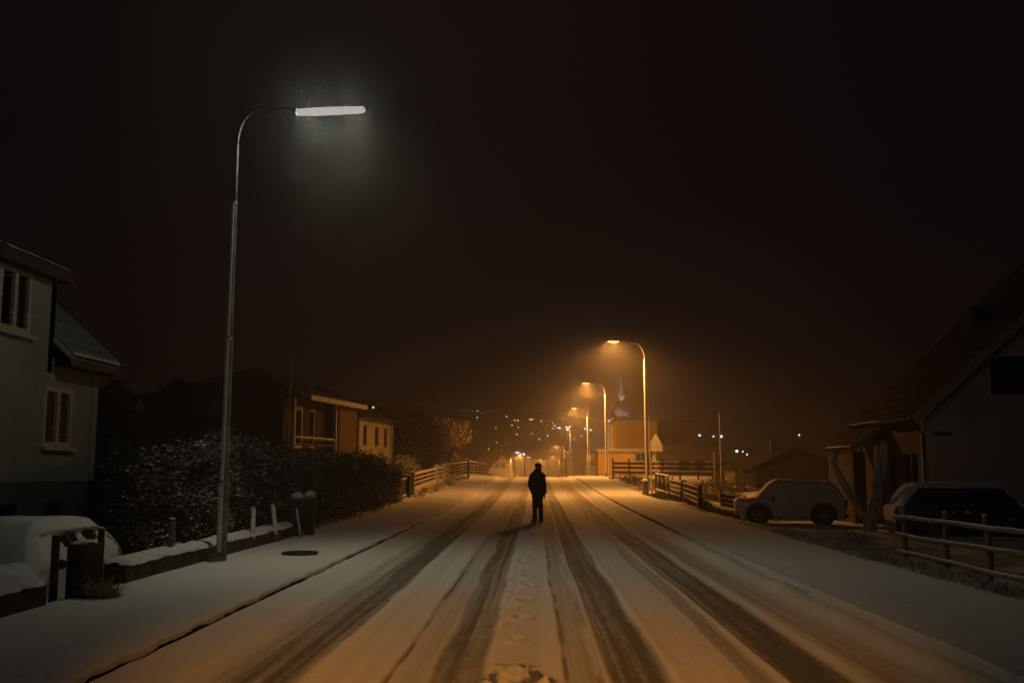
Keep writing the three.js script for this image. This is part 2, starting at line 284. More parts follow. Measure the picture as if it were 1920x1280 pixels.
function roadTop(x, z) {
  const d = -z, xx = x - drift(d); let y = roadY(d);
  y -= 0.028 * wear(x, z);
  for (const [c, h, k] of RIDGES) y += k * Math.exp(-(((xx - c) / h) ** 2)) * (0.8 + 0.5 * n2(d * 1.1, c * 7));
  if (d < 40) { y += 0.008 * fbm(x * 5, d * 2.5, 3); y += 0.010 * wear(x, z) * fbm(x * 18, d * 7, 2); }
  for (const [px, pd, r] of PRINTS) if (Math.abs(d - pd) < 0.4) { const q = Math.hypot((x - px) / r, (d - pd) / (r * 2.1)); y += -0.048 * Math.exp(-q * q * 1.6) + 0.032 * Math.exp(-((q - 1.5) ** 2) * 6); }
  const l = lump(x, d); if (l > 0.05) y += 0.085 * l * Math.max(0, 0.45 + 1.7 * fbm(x * 7, d * 4, 3));
  y += 0.03 * sm(-3.0, LX, x) + 0.02 * sm(3.0, 3.3, x);
  return y;
}
{
  const xs = [...span(LX, RX, 0.019), RX], zs = []; for (let d = 3; d < 330; d += Math.max(0.02, d * 0.0046)) zs.push(-d);
  const back = gridGeo([...span(LX, RX, 0.4), RX], [...span(24, -3, 1.5), -3], (x, z) => roadTop(x, -3) , (x) => { const c = lerp(0.76, 0.2, wear(x, -3)); return [c, c, c]; });
  setting('road', gridGeo(xs, zs, roadTop, (x, z) => { const w = wear(x, z), c = 0.77 * (1 - w) + 0.13 * w; return [c, c * (1 - 0.02 * w), c * (1.02 - 0.1 * w)]; }), M.snowRoad);
  setting('road', back, M.snowRoad);
}
{ // pavements, a step higher than the road, and the kerbs that show where the snow has slid off
  const zs = []; for (let d = -24; d < 128; d += d < 3 ? 1 : Math.max(0.05, d * 0.011)) zs.push(-d);
  const top = (x, z) => roadY(-z) + 0.105 + 0.012 * fbm(x * 2.2, z * 1.1, 3) + 0.02 * Math.max(0, fbm(x * 0.7, z * 0.5, 2));
  const edgeL = (z) => LX + 0.022 * n2(z * 3.3, 4) + 0.018 * n2(z * 13, 9), edgeR = (z) => RX - 0.022 * n2(z * 3.3, 24) - 0.018 * n2(z * 11, 19);
  const left = [LW - 0.12, ...span(LW, LX - 0.12, 0.07), (z) => edgeL(z) - 0.05, (z) => edgeL(z) - 0.012, (z) => edgeL(z), (z) => edgeL(z) - 0.004];
  const nl = left.length, bury = (z, k) => sm(-0.15, 0.5, n2(z * 0.13, k));
  setting('pavement', gridGeo(left, zs, (x, z, k) => top(x, z) + (k === nl - 4 ? 0.004 : k === nl - 3 ? 0 : k === nl - 2 ? -0.02 : k === nl - 1 ? -0.055 - 0.022 * n2(z * 1.9, 3) - 0.012 * n2(z * 9, 5) : 0)), M.snow);
  const right = [(z) => edgeR(z) + 0.004, (z) => edgeR(z), (z) => edgeR(z) + 0.012, (z) => edgeR(z) + 0.05, ...span(RX + 0.12, RW, 0.07), RW, RW + 0.12];
  const heap = (z) => sm(27, 20, -z);   // near the camera the kerb lies under a ploughed ridge
  setting('pavement', gridGeo(right, zs, (x, z, k) => (k > 3 ? top(x, z) - 0.02 * heap(z) : top(x, z) + (k === 3 ? 0.004 : k === 2 ? 0 : k === 1 ? -0.02 : -0.05 - 0.06 * heap(z))) + (k >= right.length - 1 ? -0.08 : 0)), M.snow);
  const kz = zs.filter((_, i) => i % 3 === 0);
  setting('kerb', gridGeo([LX - 0.07, LX - 0.035, LX - 0.03], kz, (x, z, k) => roadY(-z) + [0.085, 0.085, -0.06][k]), M.kerb);
  setting('kerb', gridGeo([RX + 0.03, RX + 0.035, RX + 0.07], kz, (x, z, k) => roadY(-z) + [-0.06, 0.085, 0.085][k]), M.kerb);
  const pv = at(562, 1037, 1), dd = (1.6 - 0.115) / (1.6 - pv.y), c = at(562, 1037, dd);   // manhole cover on the left pavement
  const mh = thing('manhole_cover', 'dark round iron manhole cover bare of snow on the left pavement', 'manhole cover', [c.x, roadY(dd) + 0.128, c.z]);
  part(mh, 'cover', new THREE.CylinderGeometry(0.29, 0.3, 0.03, 40).translate(0, 0.004, 0), M.iron);
  part(mh, 'rim', new THREE.TorusGeometry(0.31, 0.018, 6, 40).rotateX(Math.PI / 2).translate(0, 0.012, 0), M.darkSteel);
  const studs = []; for (let a = 0; a < 24; a++) studs.push(box(0.05, 0.012, 0.02, 0.1 * (1 + a % 2) * Math.cos(a * 0.52), 0.022, 0.1 * (1 + a % 2) * Math.sin(a * 0.52), 0, a)); part(mh, 'tread', merge(studs), M.iron).userData.kind = 'stuff';
}
// ---------------------------------------------------------------- street lamps
function crust(pts, r, side) {   // snow blown against one side of a pole
  const q = []; for (const p of pts) q.push(p);
  const pos = [], idx = [], K = 6;
  for (let i = 0; i < q.length; i++) for (let k = 0; k <= K; k++) {
    const a = side + (k / K - 0.5) * 2.3, rr0 = (Array.isArray(r) ? r[i] : r), w = Math.sin(k / K * Math.PI), t = rr0 + (w > 0.01 ? 0.004 + 0.012 * w * (0.5 + 0.9 * hash(i, k)) : -0.004);
    pos.push(q[i].x + Math.cos(a) * t, q[i].y, q[i].z + Math.sin(a) * t);
  }
  for (let i = 0; i < q.length - 1; i++) for (let k = 0; k < K; k++) { const a = i * (K + 1) + k, b = a + K + 1; idx.push(a, b, a + 1, a + 1, b, b + 1); }
  const g = new THREE.BufferGeometry(); g.setAttribute('position', new THREE.Float32BufferAttribute(pos, 3)); g.setIndex(idx); g.computeVertexNormals(); return g;
}
{ // the tall fluorescent lamp on the left pavement
  const D = 16.75, B = at(415, 1045, D), y0 = roadY(D) + 0.1, P = (u, v) => { const p = at(u, v, D); return V(p.x - B.x, p.y - y0, 0); };
  const t = thing('street_lamp', 'tall steel street lamp with a long white glowing tube head on the left pavement', 'street lamp', [B.x, y0, -D]);
  const h = [0, P(419, 905).y, P(427, 635).y, P(437, 380).y, P(440, 270).y], dx = P(440, 262).x - P(415, 1045).x;
  const lean = (y) => 0.012 * y / h[4];
  const seg = (a, b, r0, r1, n) => { const pts = Array.from({ length: n + 1 }, (_, i) => { const y = lerp(a, b, i / n); return V(lean(y), y, 0); }); return [pts, pts.map((_, i) => lerp(r0, r1, i / n))]; };
  const [a0, ar] = seg(0, h[1], 0.079, 0.077, 3), [b0, br] = seg(h[1], h[2], 0.060, 0.056, 6), [c0, cr] = seg(h[2], h[3], 0.047, 0.042, 6), [d0, dr] = seg(h[3], h[4], 0.035, 0.032, 4);
  part(t, 'base_section', tube(a0, ar, 14), M.steel); part(t, 'pole', merge([tube(b0, br, 14), tube(c0, cr, 14), tube(d0, dr, 12)]), M.steel);
  for (const [y, r] of [[h[1], 0.079], [h[2], 0.06], [h[3], 0.047]]) part(t, 'collar', moved(new THREE.CylinderGeometry(r * 0.72, r * 1.06, 0.07, 16), lean(y), y, 0), M.steel);
  const top = V(lean(h[4]), h[4], 0), k = P(490, 203), tip = P(556, 204), arm = [];
  for (let i = 0; i <= 16; i++) { const a = i / 16 * Math.PI / 2; arm.push(V(top.x + (k.x - top.x) * (1 - Math.cos(a)), top.y + (k.y - top.y) * Math.sin(a), 0)); }
  arm.push(tip); part(t, 'arm', tube(arm, arm.map((_, i) => lerp(0.03, 0.022, i / 17)), 10), M.steel);
  const fine = (a, b, r0, r1) => { const n = Math.round((b - a) / 0.035), pts = Array.from({ length: n + 1 }, (_, i) => { const y = lerp(a, b, i / n); return V(lean(y), y, 0); }); return crust(pts, pts.map((_, i) => lerp(r0, r1, i / n)), Math.PI * 0.78); };
  part(t, 'snow_crust', merge([fine(0.15, h[1], 0.079, 0.077), fine(h[1] + 0.04, h[2], 0.06, 0.056), fine(h[2] + 0.04, h[3], 0.047, 0.042)]), M.snowPlain, 'snow blown against the windward side of the pole');
  const s0 = P(553, 211), s1 = P(684, 205.5), dir = s1.clone().sub(s0), L = dir.length(), tilt = Math.atan2(dir.y, dir.x);
  const head = new THREE.Group(); head.name = 'lamp_head'; head.position.copy(s0); head.rotation.z = tilt; t.add(head);
  const glow = lit(new THREE.Color().setRGB(0.47, 0.43, 0.41), 1), prof = (x0, x1, r0, r1) => tube([V(x0, 0, 0), V(lerp(x0, x1, 0.5), 0, 0), V(x1, 0, 0)], [r0, (r0 + r1) / 2, r1], 20).scale(1, 0.62, 1);
  const cuts = [0.035, 0.405, 0.775, L - 0.035], light = (x) => { const p = new THREE.PointLight(TUBE, TUBE_POWER); p.castShadow = true; p.shadow.radius = 2.2; p.position.set(x, -0.01, 0); head.add(p); };
  for (const k of [0, 2]) { const s = new THREE.SpotLight(TUBE_DOWN, TUBE_SPOT, 0, 1.0, 1); s.castShadow = true; s.shadow.radius = 2.2; s.position.set((cuts[k] + cuts[k + 1]) / 2, -0.012, 0); s.target.position.set((cuts[k] + cuts[k + 1]) / 2 + 1.2, -4, 0.1); head.add(s, s.target); }
  part(head, 'end_cap', tube([V(-0.02, 0.012, 0), V(0.035, 0, 0)], [0.045, 0.085], 18).scale(1, 0.6, 1), M.paleSteel);
  const rs = [0.085, 0.108, 0.104, 0.088]; for (let i = 0; i < 3; i++) { part(head, 'diffuser', prof(cuts[i], cuts[i + 1], rs[i], rs[i + 1]), glow); light((cuts[i] + cuts[i + 1]) / 2); }
  part(head, 'end_cap', tube([V(L - 0.035, 0, 0), V(L, 0, 0)], [0.088, 0.05], 18).scale(1, 0.6, 1), glow);
}
// the sodium lamps down the street: steel pole, curved arm, shell over a glowing bowl
const bowlGlow = lit(new THREE.Color().setRGB(1.7, 0.86, 0.34), 1.0);
function sodiumLamp(label, x, z, top, reach, power, { strut = true, side = -1, name = 'street_lamp', glow = bowlGlow, aim = null, group = 'orange street lamps along the road', color = SODIUM } = {}) {
  const y0 = groundY(x, z) - 0.05, H = top - y0, t = thing(name, label, 'street lamp', [x, y0, z], 0, group), bend = Math.min(1.15, H * 0.2), yb = H - bend * 0.86;
  part(t, 'pole', tube([V(0, 0, 0), V(0, yb * 0.5, 0), V(0, yb, 0)], [0.072, 0.064, 0.056], 12), M.postSteel);
  part(t, 'collar', moved(new THREE.CylinderGeometry(0.06, 0.085, 0.12, 12), 0, yb, 0), M.steel);
  const arm = []; for (let i = 0; i <= 12; i++) { const a = i / 12 * Math.PI / 2; arm.push(V(side * (bend * 0.62) * (1 - Math.cos(a)), yb + (H - yb) * Math.sin(a), 0)); }
  arm.push(V(side * (reach - 0.28), H + 0.03, 0)); part(t, 'arm', tube(arm, arm.map((_, i) => lerp(0.042, 0.03, i / 13)), 9), M.postSteel);
  const head = new THREE.Group(); head.name = 'lamp_head'; head.position.set(side * reach, H + 0.02, 0); t.add(head);
  const shell = new THREE.SphereGeometry(1, 20, 8, 0, Math.PI * 2, 0, Math.PI / 2).scale(0.36, 0.11, 0.16);
  part(head, 'housing', merge([shell, tube([V(-side * 0.3, 0.02, 0), V(-side * 0.46, 0.01, 0)], [0.07, 0.04], 10)]), M.darkSteel);
  part(head, 'bowl', new THREE.SphereGeometry(1, 18, 8, 0, Math.PI * 2, Math.PI / 2, Math.PI / 2).scale(0.24, 0.12, 0.15).translate(0, -0.004, 0), glow);
  if (aim) { const s = new THREE.SpotLight(color, power, 0, aim[3], 1); s.castShadow = true; s.shadow.radius = 3; s.position.set(0, -0.055, 0); head.add(s); s.target.position.set(aim[0], aim[1], aim[2]); scene.add(s.target); }
  else {
    const s = new THREE.SpotLight(color, power, 0, 1.55, 0.36); s.castShadow = true; s.shadow.radius = 2.5; s.position.set(0, -0.055, 0); s.target.position.set(0, -3, 0); head.add(s, s.target);
    const p = new THREE.PointLight(color, power * 0.15); p.castShadow = true; p.shadow.radius = 2.5; p.position.set(0, -0.055, 0); head.add(p);
  }
  if (strut) {
    const a = V(0.24 * -side, 0.05, 0.1), b = V(0.05 * -side, yb - 0.15, 0.02), pts = along(a, b, 0.16);
    part(t, 'strut', tube(pts, 0.042, 7, true, 0.25), M.snowPlain, 'thin leaning strut crusted with snow');
    part(t, 'snow_crust', crust(along(V(0, 0.4, 0), V(0, yb, 0), 0.09), 0.074, side < 0 ? Math.PI * 0.75 : Math.PI * 0.25), M.snowPlain);
  }
  return t;
}
{
  const L = (u, v, d) => at(u, v, d);
  const spec = [
    [1151, 641, 54, 1213, 'orange street lamp nearest the standing person, beside the triangular warning sign', 1],
    [1099, 719, 88, 1137, 'second orange street lamp along the right side, in front of the low yellow annex', 1.5],
    [1077, 766, 120, 1103, 'third orange street lamp along the right side, over the white slatted fence', 1.5],
    [1062, 800, 148, 1070, 'fourth orange street lamp, just beyond the crest of the road', 1.1]];
  for (const [u, v, d, up, label, k] of spec) { const h = L(u, v, d), x = at(up, 880, d).x; sodiumLamp(label, x, -d, h.y, x - h.x, SODIUM_POWER * k); }
  const farther = [[1043, 835, 185, 1.5, 'hazy orange street lamp down the hill, highest of those beyond the crest'], [1037, 855, 220, 1.4, 'hazy orange street lamp down the hill just right of the person\'s head'],
    [1014, 861, 255, -1.4, 'hazy orange street lamp down the hill right above the person\'s head'], [974, 853, 178, -1.6, 'hazy orange street lamp down the hill beside the gable house', 1.8]];
  for (const [u, v, d, arm, label, k = 1] of farther) { const h = L(u, v, d); sodiumLamp(label, h.x + arm, -d, h.y, Math.abs(arm), SODIUM_POWER * 2.0 * k, { strut: false, side: arm > 0 ? -1 : 1 }); }
  // the lamp behind the camera that lights the near end of the street
  sodiumLamp('orange street lamp behind the viewpoint, lighting the near end of the road', -5.6, 1.6, 8.4, 4.8, BACK_POWER, { strut: false, side: 1, aim: [-0.1, 0, -8.8, 0.29], color: new THREE.Color().setRGB(1, 0.385, 0.055) });
}
// ---------------------------------------------------------------- houses
// a wall standing on the ground from a to b (seen from outside, a on the left), with window openings as [from a, sill, width, height]
function wallOn(parent, a, b, y0, y1, mtl, holes = [], thick = 0.24, gable = null, name = 'wall', label) {
  const L = Math.hypot(b[0] - a[0], b[1] - a[1]), ry = Math.atan2(-(b[1] - a[1]), b[0] - a[0]);
  const out = gable ? [[0, y0], [L, y0], [L, gable[2] ?? y1], [gable[0] * L, gable[1]], [0, y1]] : [[0, y0], [L, y0], [L, y1], [0, y1]];
  const g = moved(wallGeo(out, holes.map(([x, y, w, h]) => [x, y, x + w, y + h]), thick), a[0], 0, a[1], 0, ry);
  return part(parent, name, g, mtl, label);
}
// a window in that wall: frame, sill, mullions and a pane set back in the opening
function windowOn(parent, a, b, [x, y, w, h], { frame = M.whitePaint, f = 0.06, cols = 2, bars = 0, sill = true, surround = null, back = 0.08, rim = 0.07, curtain = 0, pane = M.glass, name = 'window' } = {}) {
  const ry = Math.atan2(-(b[1] - a[1]), b[0] - a[0]), o = new THREE.Group(); o.name = name; o.position.set(a[0], 0, a[1]); o.rotation.y = ry; parent.add(o);
  const g = [box(w, f, 0.07, x + w / 2, y + f / 2, -back), box(w, f, 0.07, x + w / 2, y + h - f / 2, -back), box(f, h - 2 * f, 0.07, x + f / 2, y + h / 2, -back), box(f, h - 2 * f, 0.07, x + w - f / 2, y + h / 2, -back)];
  part(o, 'frame', merge(g), frame);
  for (let i = 1; i < cols; i++) part(o, 'mullion', box(f * 1.1, h - 2 * f, 0.075, x + w * i / cols, y + h / 2, -back), frame);
  for (let i = 1; i <= bars; i++) part(o, 'glazing_bar', box(w - 2 * f, f * 0.5, 0.05, x + w / 2, y + h * i / (bars + 1), -back), frame);
  for (let i = 0; i < cols; i++) part(o, 'pane', new THREE.PlaneGeometry(w / cols - f, h - 2 * f).translate(x + w * (i + 0.5) / cols, y + h / 2, -back - 0.01), pane);
  if (sill) part(o, 'sill', box(w + 0.16, 0.07, 0.2, x + w / 2, y - 0.037, 0.0), surround ?? frame);
  if (surround) part(o, 'surround', merge([box(w + 2 * rim, rim, 0.03, x + w / 2, y + h + rim / 2 + 0.002, 0.008), box(rim, h, 0.03, x - rim / 2 - 0.002, y + h / 2, 0.008), box(rim, h, 0.03, x + w + rim / 2 + 0.002, y + h / 2, 0.008)]), surround);
  if (curtain) for (const s of [0, 1]) { const c = []; for (let k = 0; k < 5; k++) c.push(moved(new THREE.CylinderGeometry(0.03, 0.035, h, 8), x + (s ? w - f - 0.03 - k * 0.05 * curtain : f + 0.03 + k * 0.05 * curtain), y + h / 2, -back - 0.16 - 0.012 * (k % 2))); part(o, 'curtain', merge(c), M.curtain); }
  return o;
}
function slab(a, b, c, d, thick) {   // a roof plane through four corners (counter-clockwise from above), with thickness
  const n = b.clone().sub(a).cross(d.clone().sub(a)).normalize().multiplyScalar(-thick), top = [a, b, c, d], bot = top.map((p) => p.clone().add(n)), pos = [], tri = (...q) => q.forEach((p) => pos.push(p.x, p.y, p.z));
  tri(a, b, c); tri(a, c, d); tri(bot[0], bot[2], bot[1]); tri(bot[0], bot[3], bot[2]);
  for (let i = 0; i < 4; i++) { const j = (i + 1) % 4; tri(top[j], top[i], bot[i]); tri(top[j], bot[i], bot[j]); }
  const g = new THREE.BufferGeometry(); g.setAttribute('position', new THREE.Float32BufferAttribute(pos, 3)); g.computeVertexNormals(); return metreUV(g);
}
{ // the plastered house at the left edge: two storeys and a basement, facing the road
  const X = -9.5, t = thing('plaster_house', 'grey-green plastered house with a tall wall dormer and white casement windows at the left edge', 'house', [X, 0, -8]);
  const zA = 9.5 / -at(107, 570, 1).x - 8, zB = 9.5 / -at(180, 800, 1).x - 8, W = [0, 0], E2 = (z) => [0, -z];   // local: x towards the road, -z away
  const base = -0.9, pl = 1.36, eB = at(181, 690, zB + 8).y, eA = at(107, 520, zA + 8).y, dep = 8;
  const a = [0, 3], b = [0, -zB], L = zB + 3;
  // openings measured along the facade from its near end
  const u2 = (u, v = 800) => 9.5 / -at(u, v, 1).x - 8 + 3;
  const upper = [u2(0, 570), at(30, 622, u2(30, 600) + 5).y, u2(62, 570) - u2(0, 570), 1.2], lower = [u2(83), at(110, 838, u2(110) + 5).y, u2(137) - u2(83), 1.2];
  wallOn(t, a, b, base, pl, M.plinth, [[u2(-10), 0.35, 0.9, 0.62], [u2(92), 0.35, 0.8, 0.62]], 0.3, null, 'plinth');
  part(t, 'wall', moved(wallGeo([[0, pl + 0.003], [L, pl + 0.003], [L, eB], [zA + 3, eB], [zA + 3, eA], [0, eA]], [upper, lower].map(([x, y, w, h]) => [x, y, x + w, y + h]), 0.26).rotateY(Math.PI / 2), -0.03, 0, 3), M.greenPlaster);
  wallOn(t, b, [-dep, -zB], base, eB, M.greenPlaster, [], 0.24, [0.5, 7.5]);
  wallOn(t, [-dep, 3], [0, 3], base, eB, M.greenPlaster, [], 0.24, [0.5, 7.5]);
  wallOn(t, [-dep, -zB], [-dep, 3], base, eB, M.greenPlaster);
  wallOn(t, [-0.03, -zA], [-3.2, -zA], eB - 0.3, eA, M.greenPlaster, [], 0.2, null, 'dormer_cheek');
  windowOn(t, [-0.03, 3], [-0.03, -zB], upper, { curtain: 1, f: 0.105, back: 0.04 });
  windowOn(t, [-0.03, 3], [-0.03, -zB], lower, { curtain: 1, f: 0.105, back: 0.04 });
  for (const w of [[u2(-10), 0.35, 0.9, 0.62], [u2(92), 0.35, 0.8, 0.62]]) windowOn(t, a, b, w, { frame: M.darkTrim, sill: false, name: 'basement_window' });
  part(t, 'floor', box(dep - 0.6, 0.15, L - 0.6, -dep / 2, pl + 0.2, 3 - L / 2), M.darkWood);
  // dormer roof: a shallow slab with a dark soffit and a snowy upper edge
  const r = part(t, 'dormer_roof', slab(V(0.22, eA + 0.12, 3.2), V(0.22, eA + 0.12, -zA - 0.17), V(-3.6, eA + 0.75, -zA - 0.17), V(-3.6, eA + 0.75, 3.2), 0.05), M.roof);
  part(r, 'fascia', box(0.04, 0.22, zA + 3.36, 0.2, eA + 0.0, 1.515 - zA / 2), M.darkTrim); part(r, 'soffit', box(0.22, 0.03, zA + 3.3, 0.07, eA - 0.1, 1.515 - zA / 2), M.darkTrim);
  part(r, 'verge_board', beam(V(0.18, eA - 0.02, -zA - 0.14), V(-3.5, eA + 0.6, -zA - 0.14), 0.04, 0.2), M.darkTrim);
  part(r, 'snow_edge', snowLine(along(V(0.17, eA + 0.125, 3.1), V(0.17, eA + 0.125, -zA - 0.12), 0.2), 0.16, 0.035), M.snowPlain);
  // main roof: ribbed metal sheet, with a patchy film of snow
  const run = 4.35, rise = run * Math.tan(42 * Math.PI / 180), y0 = eB + 0.02, ex = 0.36, rr1 = part(t, 'roof', slab(V(ex, y0, -zA + 0.04), V(ex, y0, -zB - 0.28), V(ex - run, y0 + rise, -zB - 0.28), V(ex - run, y0 + rise, -zA + 0.04), 0.05), M.sheet);
  part(t, 'roof', slab(V(ex - run, y0 + rise, 3.3), V(ex - run, y0 + rise, -zB - 0.28), V(ex - 2 * run, y0, -zB - 0.28), V(ex - 2 * run, y0, 3.3), 0.05), M.sheet);
  for (let z = -zB - 0.26; z < -zA; z += 0.235) part(rr1, 'rib', beam(V(ex + 0.01, y0 + 0.055, z), V(ex - run, y0 + rise + 0.055, z), 0.045, 0.05), M.sheet);
  part(rr1, 'fascia', box(0.03, 0.2, zB - zA + 0.28, ex - 0.04, y0 - 0.07, -(zA + zB) / 2 - 0.14), M.darkTrim); part(rr1, 'soffit', box(0.36, 0.03, zB - zA + 0.26, 0.17, y0 - 0.16, -(zA + zB) / 2 - 0.14), M.darkTrim);
  part(rr1, 'verge_board', beam(V(ex - 0.02, y0 - 0.06, -zB - 0.26), V(ex - run, y0 + rise - 0.06, -zB - 0.26), 0.03, 0.18), M.darkTrim);
  part(rr1, 'snow_edge', snowLine(along(V(ex - 0.02, y0 + 0.05, -zA - 0.02), V(ex - 0.02, y0 + 0.05, -zB - 0.2), 0.12), 0.16, 0.06), M.snowPlain);
}
function hipRoof(t, x0, x1, z0, z1, y, rise, over, m, name = 'roof') {   // eaves rectangle x0..x1 (x0 < x1), z0 > z1
  const a = V(x0 - over, y, z0 + over), b = V(x1 + over, y, z0 + over), c = V(x1 + over, y, z1 - over), d = V(x0 - over, y, z1 - over), w = (x1 - x0) / 2 + over, l = (z0 - z1) / 2 + over, k = Math.min(w, l);
  const r0 = V((x0 + x1) / 2 - (w - k), y + rise, w > l ? (z0 + z1) / 2 : z0 + over - k), r1 = V((x0 + x1) / 2 + (w - k), y + rise, w > l ? (z0 + z1) / 2 : z1 - over + k), pos = [], tri = (...q) => q.forEach((p) => pos.push(p.x, p.y, p.z));
  if (w > l) { tri(a, b, r1); tri(a, r1, r0); tri(b, c, r1); tri(c, d, r0); tri(c, r0, r1); tri(d, a, r0); } else { tri(a, b, r0); tri(b, c, r1); tri(b, r1, r0); tri(c, d, r1); tri(d, a, r0); tri(d, r0, r1); }
  tri(a, c, b); tri(a, d, c);
  const g = new THREE.BufferGeometry(); g.setAttribute('position', new THREE.Float32BufferAttribute(pos, 3)); g.computeVertexNormals(); const r = part(t, name, metreUV(g), m);
  return [r, a, b, c, d];
}
{ // the dark house with the corner veranda, set back behind the hedge
  const t = thing('veranda_house', 'dark timber house with a corner veranda and a pale eaves board, behind the snowy hedge', 'house', [-10.9, 0, -45], -0.16);
  const eave = 4.9, w = 7.5, l = 8.6;   // local: x 0 is the road side, z 0 the near side
  const by = -0.1, vw = 0.6, vl = 5.6;
  wallOn(t, [-w, 0], [-vw, 0], by, eave, M.darkWood, [[1.2, 2.4, 1.3, 1.3]]);
  windowOn(t, [-w, 0], [-vw, 0], [1.2, 2.4, 1.3, 1.3], { frame: M.darkTrim });
  const dw = [1.5, 2.55, 1.05, 2.0], sw = [3.3, 2.6, 0.75, 1.9];
  wallOn(t, [-vw, 0], [-vw, -vl], by, eave, M.darkWood, [dw, sw]);
  windowOn(t, [-vw, 0], [-vw, -vl], dw, { frame: M.whitePaint, f: 0.16, cols: 1, sill: false, name: 'veranda_door' });
  windowOn(t, [-vw, 0], [-vw, -vl], sw, { frame: M.whitePaint, f: 0.09, cols: 1 });
  wallOn(t, [-vw, -vl], [0, -vl], by, eave, M.wood); wallOn(t, [0, -vl], [0, -l], by, eave, M.wood);
  wallOn(t, [0, -l], [-w, -l], by, eave, M.darkWood); wallOn(t, [-w, -l], [-w, 0], by, eave, M.darkWood);
  part(t, 'veranda_floor', box(vw, 0.16, vl, -vw / 2, 2.35, -vl / 2), M.darkWood);
  part(t, 'veranda_wall', merge([box(0.14, 2.3, vl, -0.07, 1.1, -vl / 2), box(vw - 0.16, 2.3, 0.14, -vw / 2 - 0.08, 1.1, -0.07)]), M.plinth);
  for (const [x, z] of [[-0.08, -vl + 0.2], [-0.08, -0.1]]) part(t, 'post', box(0.13, eave - 2.43, 0.13, x, (eave + 2.43) / 2, z), M.whitePaint);
  for (const y of [2.75, 3.0]) part(t, 'rail', merge([box(0.06, 0.09, vl - 0.5, -0.08, y, -vl / 2), box(vw - 0.3, 0.09, 0.06, -vw / 2, y, -0.1)]), M.darkTrim);
  part(t, 'snow_cap', snowLine(along(V(-0.08, 3.05, -0.3), V(-0.08, 3.05, -vl + 0.3), 0.2), 0.1, 0.06), M.snowPlain);
  const [r] = hipRoof(t, -w, 0, 0, -l, eave, 1.75, 0.45, M.roof);
  part(r, 'fascia', box(0.05, 0.24, l - 0.6, 0.47, eave - 0.02, -l / 2 - 0.4), M.whitePaint); part(r, 'fascia', box(w + 0.9, 0.2, 0.05, -w / 2, eave - 0.02, 0.47), M.darkTrim);
  const fp = thing('flagpole', 'thin bare flagpole in front of the dark veranda house', 'flagpole', [at(537, 820, 42).x, groundY(-10.5, -42), -42]);
  part(fp, 'pole', tube([V(0, 0, 0), V(0.05, 3, 0), V(0.12, 6.1, 0)], [0.045, 0.035, 0.022], 8), M.paleSteel); part(fp, 'finial', new THREE.SphereGeometry(0.05, 10, 8).translate(0.12, 6.13, 0), M.paleSteel); part(fp, 'foot', new THREE.CylinderGeometry(0.09, 0.12, 0.3, 10).translate(0, 0.15, 0), M.concrete);
}
{ // ochre house with three narrow windows
  const t = thing('ochre_house', 'ochre plastered house with three narrow dark windows, left of the bare trees', 'house', [-9.93, 0, -56], -0.107);
  const e = 4.5, w = 7, l = 7.3, by = 0, slits = [[0.95, 2.95, 0.75, 1.15], [3.5, 2.95, 0.85, 1.15], [5.65, 2.95, 0.8, 1.15]], low = [[3.8, 1.15, 0.9, 0.65], [5.9, 1.15, 0.9, 0.65]];
  wallOn(t, [0, 0], [0, -l], by, e, M.ochre, [...slits, ...low]);
  for (const s of [...slits, ...low]) windowOn(t, [0, 0], [0, -l], s, { frame: M.darkTrim, f: 0.05, cols: 1, sill: false, back: 0.12 });
  wallOn(t, [-w, 0], [0, 0], by, e, M.ochre); wallOn(t, [0, -l], [-w, -l], by, e, M.ochre); wallOn(t, [-w, -l], [-w, 0], by, e, M.ochre);
  const [r] = hipRoof(t, -w, 0, 0, -l, e, 2.1, 0.4, M.roof); part(r, 'gutter', bar(V(0.44, e + 0.01, 0.4), V(0.44, e + 0.01, -l - 0.4), 0.06), M.darkTrim);
  part(t, 'corner_board', box(0.1, e - 0.1, 0.1, 0.052, e / 2, -l + 0.05), M.whitePaint); part(t, 'downpipe', bar(V(0.1, 0.2, -l - 0.12), V(0.1, e - 0.1, -l - 0.12), 0.05), M.darkTrim);
}
function gableHouse(t, w, l, wallH, rise, wm, rm, holes = [], { y0 = 0, over = 0.35, winOpt = {} } = {}) {   // local: gable end at z = 0 faces +z, centred on x
  wallOn(t, [-w / 2, 0], [w / 2, 0], y0, wallH, wm, holes, 0.22, [0.5, wallH + rise]);
  for (const h of holes) windowOn(t, [-w / 2, 0], [w / 2, 0], h, { cols: 2, bars: 1, ...winOpt });
  wallOn(t, [w / 2, -0.22], [w / 2, -l + 0.22], y0, wallH, wm); wallOn(t, [w / 2, -l], [-w / 2, -l], y0, wallH, wm, [], 0.22, [0.5, wallH + rise]); wallOn(t, [-w / 2, -l + 0.22], [-w / 2, -0.22], y0, wallH, wm);
  const k = rise / (w / 2), e = wallH - k * over, x = w / 2 + over, a = wallH + rise + 0.08, out = [];
  out.push(part(t, 'roof', slab(V(x, e + 0.08, over), V(x, e + 0.08, -l - over), V(0, a, -l - over), V(0, a, over), 0.12), rm), part(t, 'roof', slab(V(0, a, over), V(0, a, -l - over), V(-x, e + 0.08, -l - over), V(-x, e + 0.08, over), 0.12), rm));
  return out;
}
